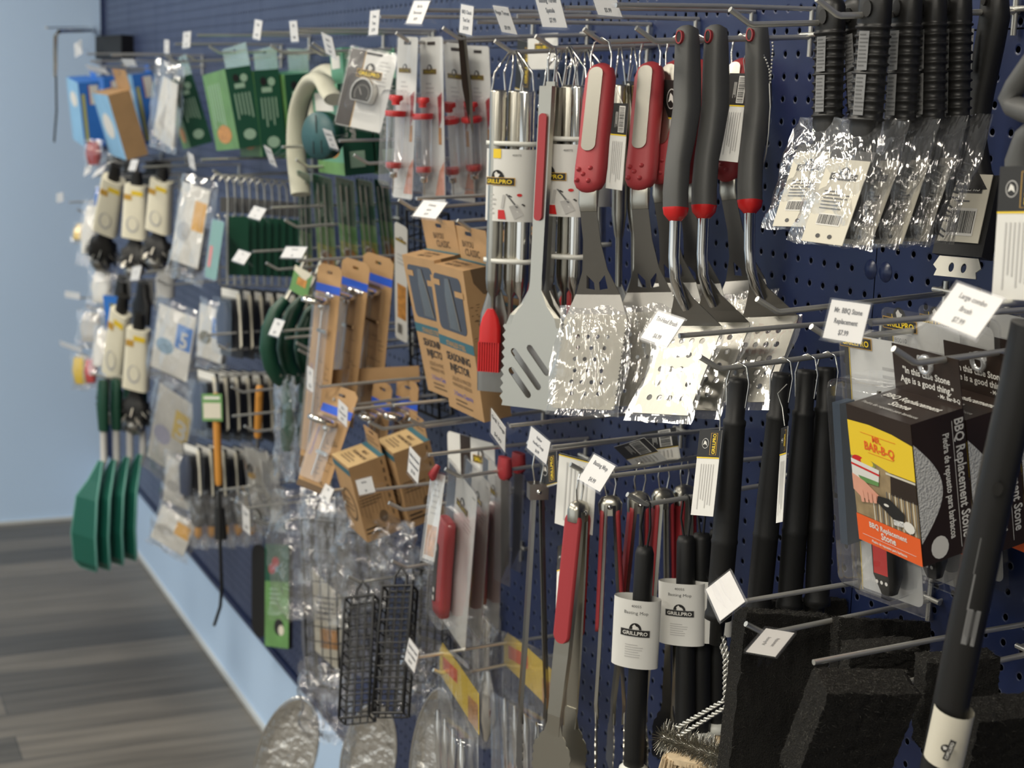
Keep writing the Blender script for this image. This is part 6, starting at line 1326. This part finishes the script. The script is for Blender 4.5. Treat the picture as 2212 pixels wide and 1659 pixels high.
# ---- far left clutter
def small_bag(TL, TR, BL, Y, label, cm, seed, nm='small_pack'):
    M, W, H = quad(TL, TR, BL, Y, 40); o = empty(nm, M, label, 'pack', 'small packs at the far end'); part('contents', MB().loft([(W / 2, .006, -H * .1, W * .3, .006), (W / 2, .006, -H * .5, W * .42, .012), (W / 2, .006, -H * .9, W * .3, .008)], cm, 12, 3), o); part('film_bag', bag(W * 1.2, H * 1.1, .03, seed, Matrix.Translation((W / 2, .006, .0)), FILM, amp=.006, nx=8, nz=10), o)
small_bag((150, 765), (185, 768), (155, 835), .33, 'yellow and red packet jutting from the far end', YELL, 71); small_bag((178, 770), (206, 772), (180, 832), .31, 'red packet behind the yellow one at the far end', REDB, 72)
small_bag((160, 478), (192, 480), (150, 520), .32, 'small yellow fronted pack below the far tags', SOFTY, 73); small_bag((180, 430), (216, 432), (165, 560), .30, 'whitish pack hanging at the far end, second row', WHITE, 74)
small_bag((195, 575), (245, 578), (188, 660), .29, 'whitish pack hanging at the far end, third row', WHITE, 75); small_bag((170, 665), (222, 668), (165, 745), .31, 'grey film pack above the yellow and red packet', INKP, 76); small_bag((205, 700), (240, 702), (190, 800), .28, 'crumpled silver pack left of the long blue pack', PAPER, 77)
small_bag((205, 398), (222, 400), (200, 450), .27, 'small blue pack left of the leftmost cream sleeved brush', BLUEB, 78); small_bag((180, 300), (216, 302), (182, 360), .29, 'small red and grey pack under the leftmost blue carton', RED, 79); small_bag((225, 325), (262, 330), (222, 375), .22, 'dark pack beneath the tilted kraft carton', INK, 80)
M, W, H = quad((222, 638), (258, 642), (236, 765), .29, 40); o = empty('blue_pack', M, 'long blue pack with an olive stripe at the far end', 'pack'); part('card', MB().box(0, W, 0, .004, -H, 0, BLUEB).poly([(W * .35, -H * .12), (W * .7, -H * .12), (W * .55, -H * .6)], mat('olive_print', (.2, .22, .1), .6), -.0006), o)
for TL, TR, BL, Y, lab, sd in (((240, 600), (280, 604), (238, 690), .20, 'black tool pack behind the long blue pack', 1), ((285, 610), (330, 614), (283, 700), .17, 'black tool pack above the emblem sleeved brush', 2), ((230, 345), (300, 350), (232, 400), .16, 'black tool pack above the cream sleeved brushes', 3), ((300, 352), (370, 356), (300, 400), .13, 'black tool pack under the clear bag of the top row', 4),
                            ((218, 800), (262, 804), (214, 900), .24, 'dark tool pack above the green turner handles', 5), ((262, 800), (318, 806), (258, 930), .20, 'dark tool pack beneath the emblem sleeved brush', 6), ((335, 560), (380, 565), (335, 640), .16, 'grey film pack above the numbered clear packs', 7)):
    M, W, H = quad(TL, TR, BL, Y, 30); hook_for(M @ Vector((W / 2, 0, .012)), 'far hook holding the ' + lab); o = empty('tool_pack', M, lab, 'pack', 'dark tool packs'); part('tool', MB().loft([(W * .5, 0, 0, W * .2, .008), (W * .5, 0, -H * .3, W * .25, .01), (W * .5, 0, -H * .5, W * .42, .012), (W * .5, 0, -H, W * .4, .01)], BLACK if sd < 7 else INKP, 12, 3), o); part('card', MB().box(W * .1, W * .9, .012, .013, -H * .5, .01, INKG), o); part('loop', MB().tube([(W * .4, 0, -.004), (W * .45, 0, .014), (W * .55, 0, .014), (W * .6, 0, -.004)], .0016, WIREK, 6), o)
# ---- crumpled white pack, film bag, low green pack
M, W, H = quad((528, 965), (602, 990), (545, 1110), .21, 45); o = empty('crumpled_pack', M, 'crumpled white card pack with a gold logo beside the film bags', 'pack', None)
b = MB(); n = 8
V = [(W * i / n + noise.noise(Vector((i * .7, j * .7, 1))) * .004, noise.noise(Vector((i * .9, j * .8, 5))) * .014, -H * j / n) for j in range(n + 1) for i in range(n + 1)]; b.add(V, [(j * (n + 1) + i, j * (n + 1) + i + 1, (j + 1) * (n + 1) + i + 1, (j + 1) * (n + 1) + i) for j in range(n) for i in range(n)], WHITE); part('card', b, o); part('emblem', MB().disc(W * .25, -H * .3, W * .12, H * .05, GOLD, -.016).disc(W * .22, -H * .2, W * .09, H * .07, INK, -.016), o); part('film_bag', bag(W * 1.2, H * 1.2, .05, 83, Matrix.Translation((W / 2, 0, .01)), FILM, amp=.012), o)
M, W, H = quad((515, 1062), (570, 1078), (520, 1130), .23, 45); o = empty('film_wrapped_shears', M, 'chrome shears wrapped in film under the crumpled white pack', 'shears'); part('blades', MB().loft([(W * .3, 0, 0, .008, .004), (W * .3, 0, -H, .014, .006)], CHROME, 12), o); part('loops', MB().tube([(W * .6 + .014 * math.cos(t), 0, -H * .6 + .02 * math.sin(t)) for t in [6.2832 * k / 16 for k in range(17)]], .003, BLACK, 8), o); part('film_bag', bag(W * 1.3, H * 1.3, .04, 85, Matrix.Translation((W / 2, 0, .01)), FILM, amp=.01), o)
carton('burger_card', 'low green pack with printed burgers against the pegboard foot', 'pack', (573, 1175), (624, 1178), (572, 1395), .08, .012, 20, None, GRNL, INK, GRND, None, lambda b, W, H, D, R, U: (b.rect(0, -H * .36, W, 0, GRND, -.0004), b.disc(W * .3, -H * .24, W * .15, H * .05, RED, -.0006), b.disc(W * .45, -H * .17, W * .15, H * .05, RED, -.0006), b.small(W * .2, -H * .6, W * .7, -H * .42, 4, GP, -.0006), b.disc(W * .6, -H * .8, W * .2, H * .08, INK, -.0006), b.disc(W * .7, -H * .83, W * .12, H * .05, CREAM, -.0008)))
solo('black_mat', MB().plate(rrect(-.06, -.235, .0, 0, .03), 0, .004, BLACK), Matrix.Translation(at(575, 1182, .05)) @ Matrix.Rotation(math.radians(20), 4, 'Z'), 'black rounded sheet behind the low green pack', 'mat')
solo('film_bag', bag(.16, .24, .05, 91, None, FILM, amp=.02), Matrix.Translation(at(668, 1062, .24)) @ Matrix.Rotation(math.radians(45), 4, 'Z'), 'loose gathered top of the film bag around the leftmost wire basket', 'bag')
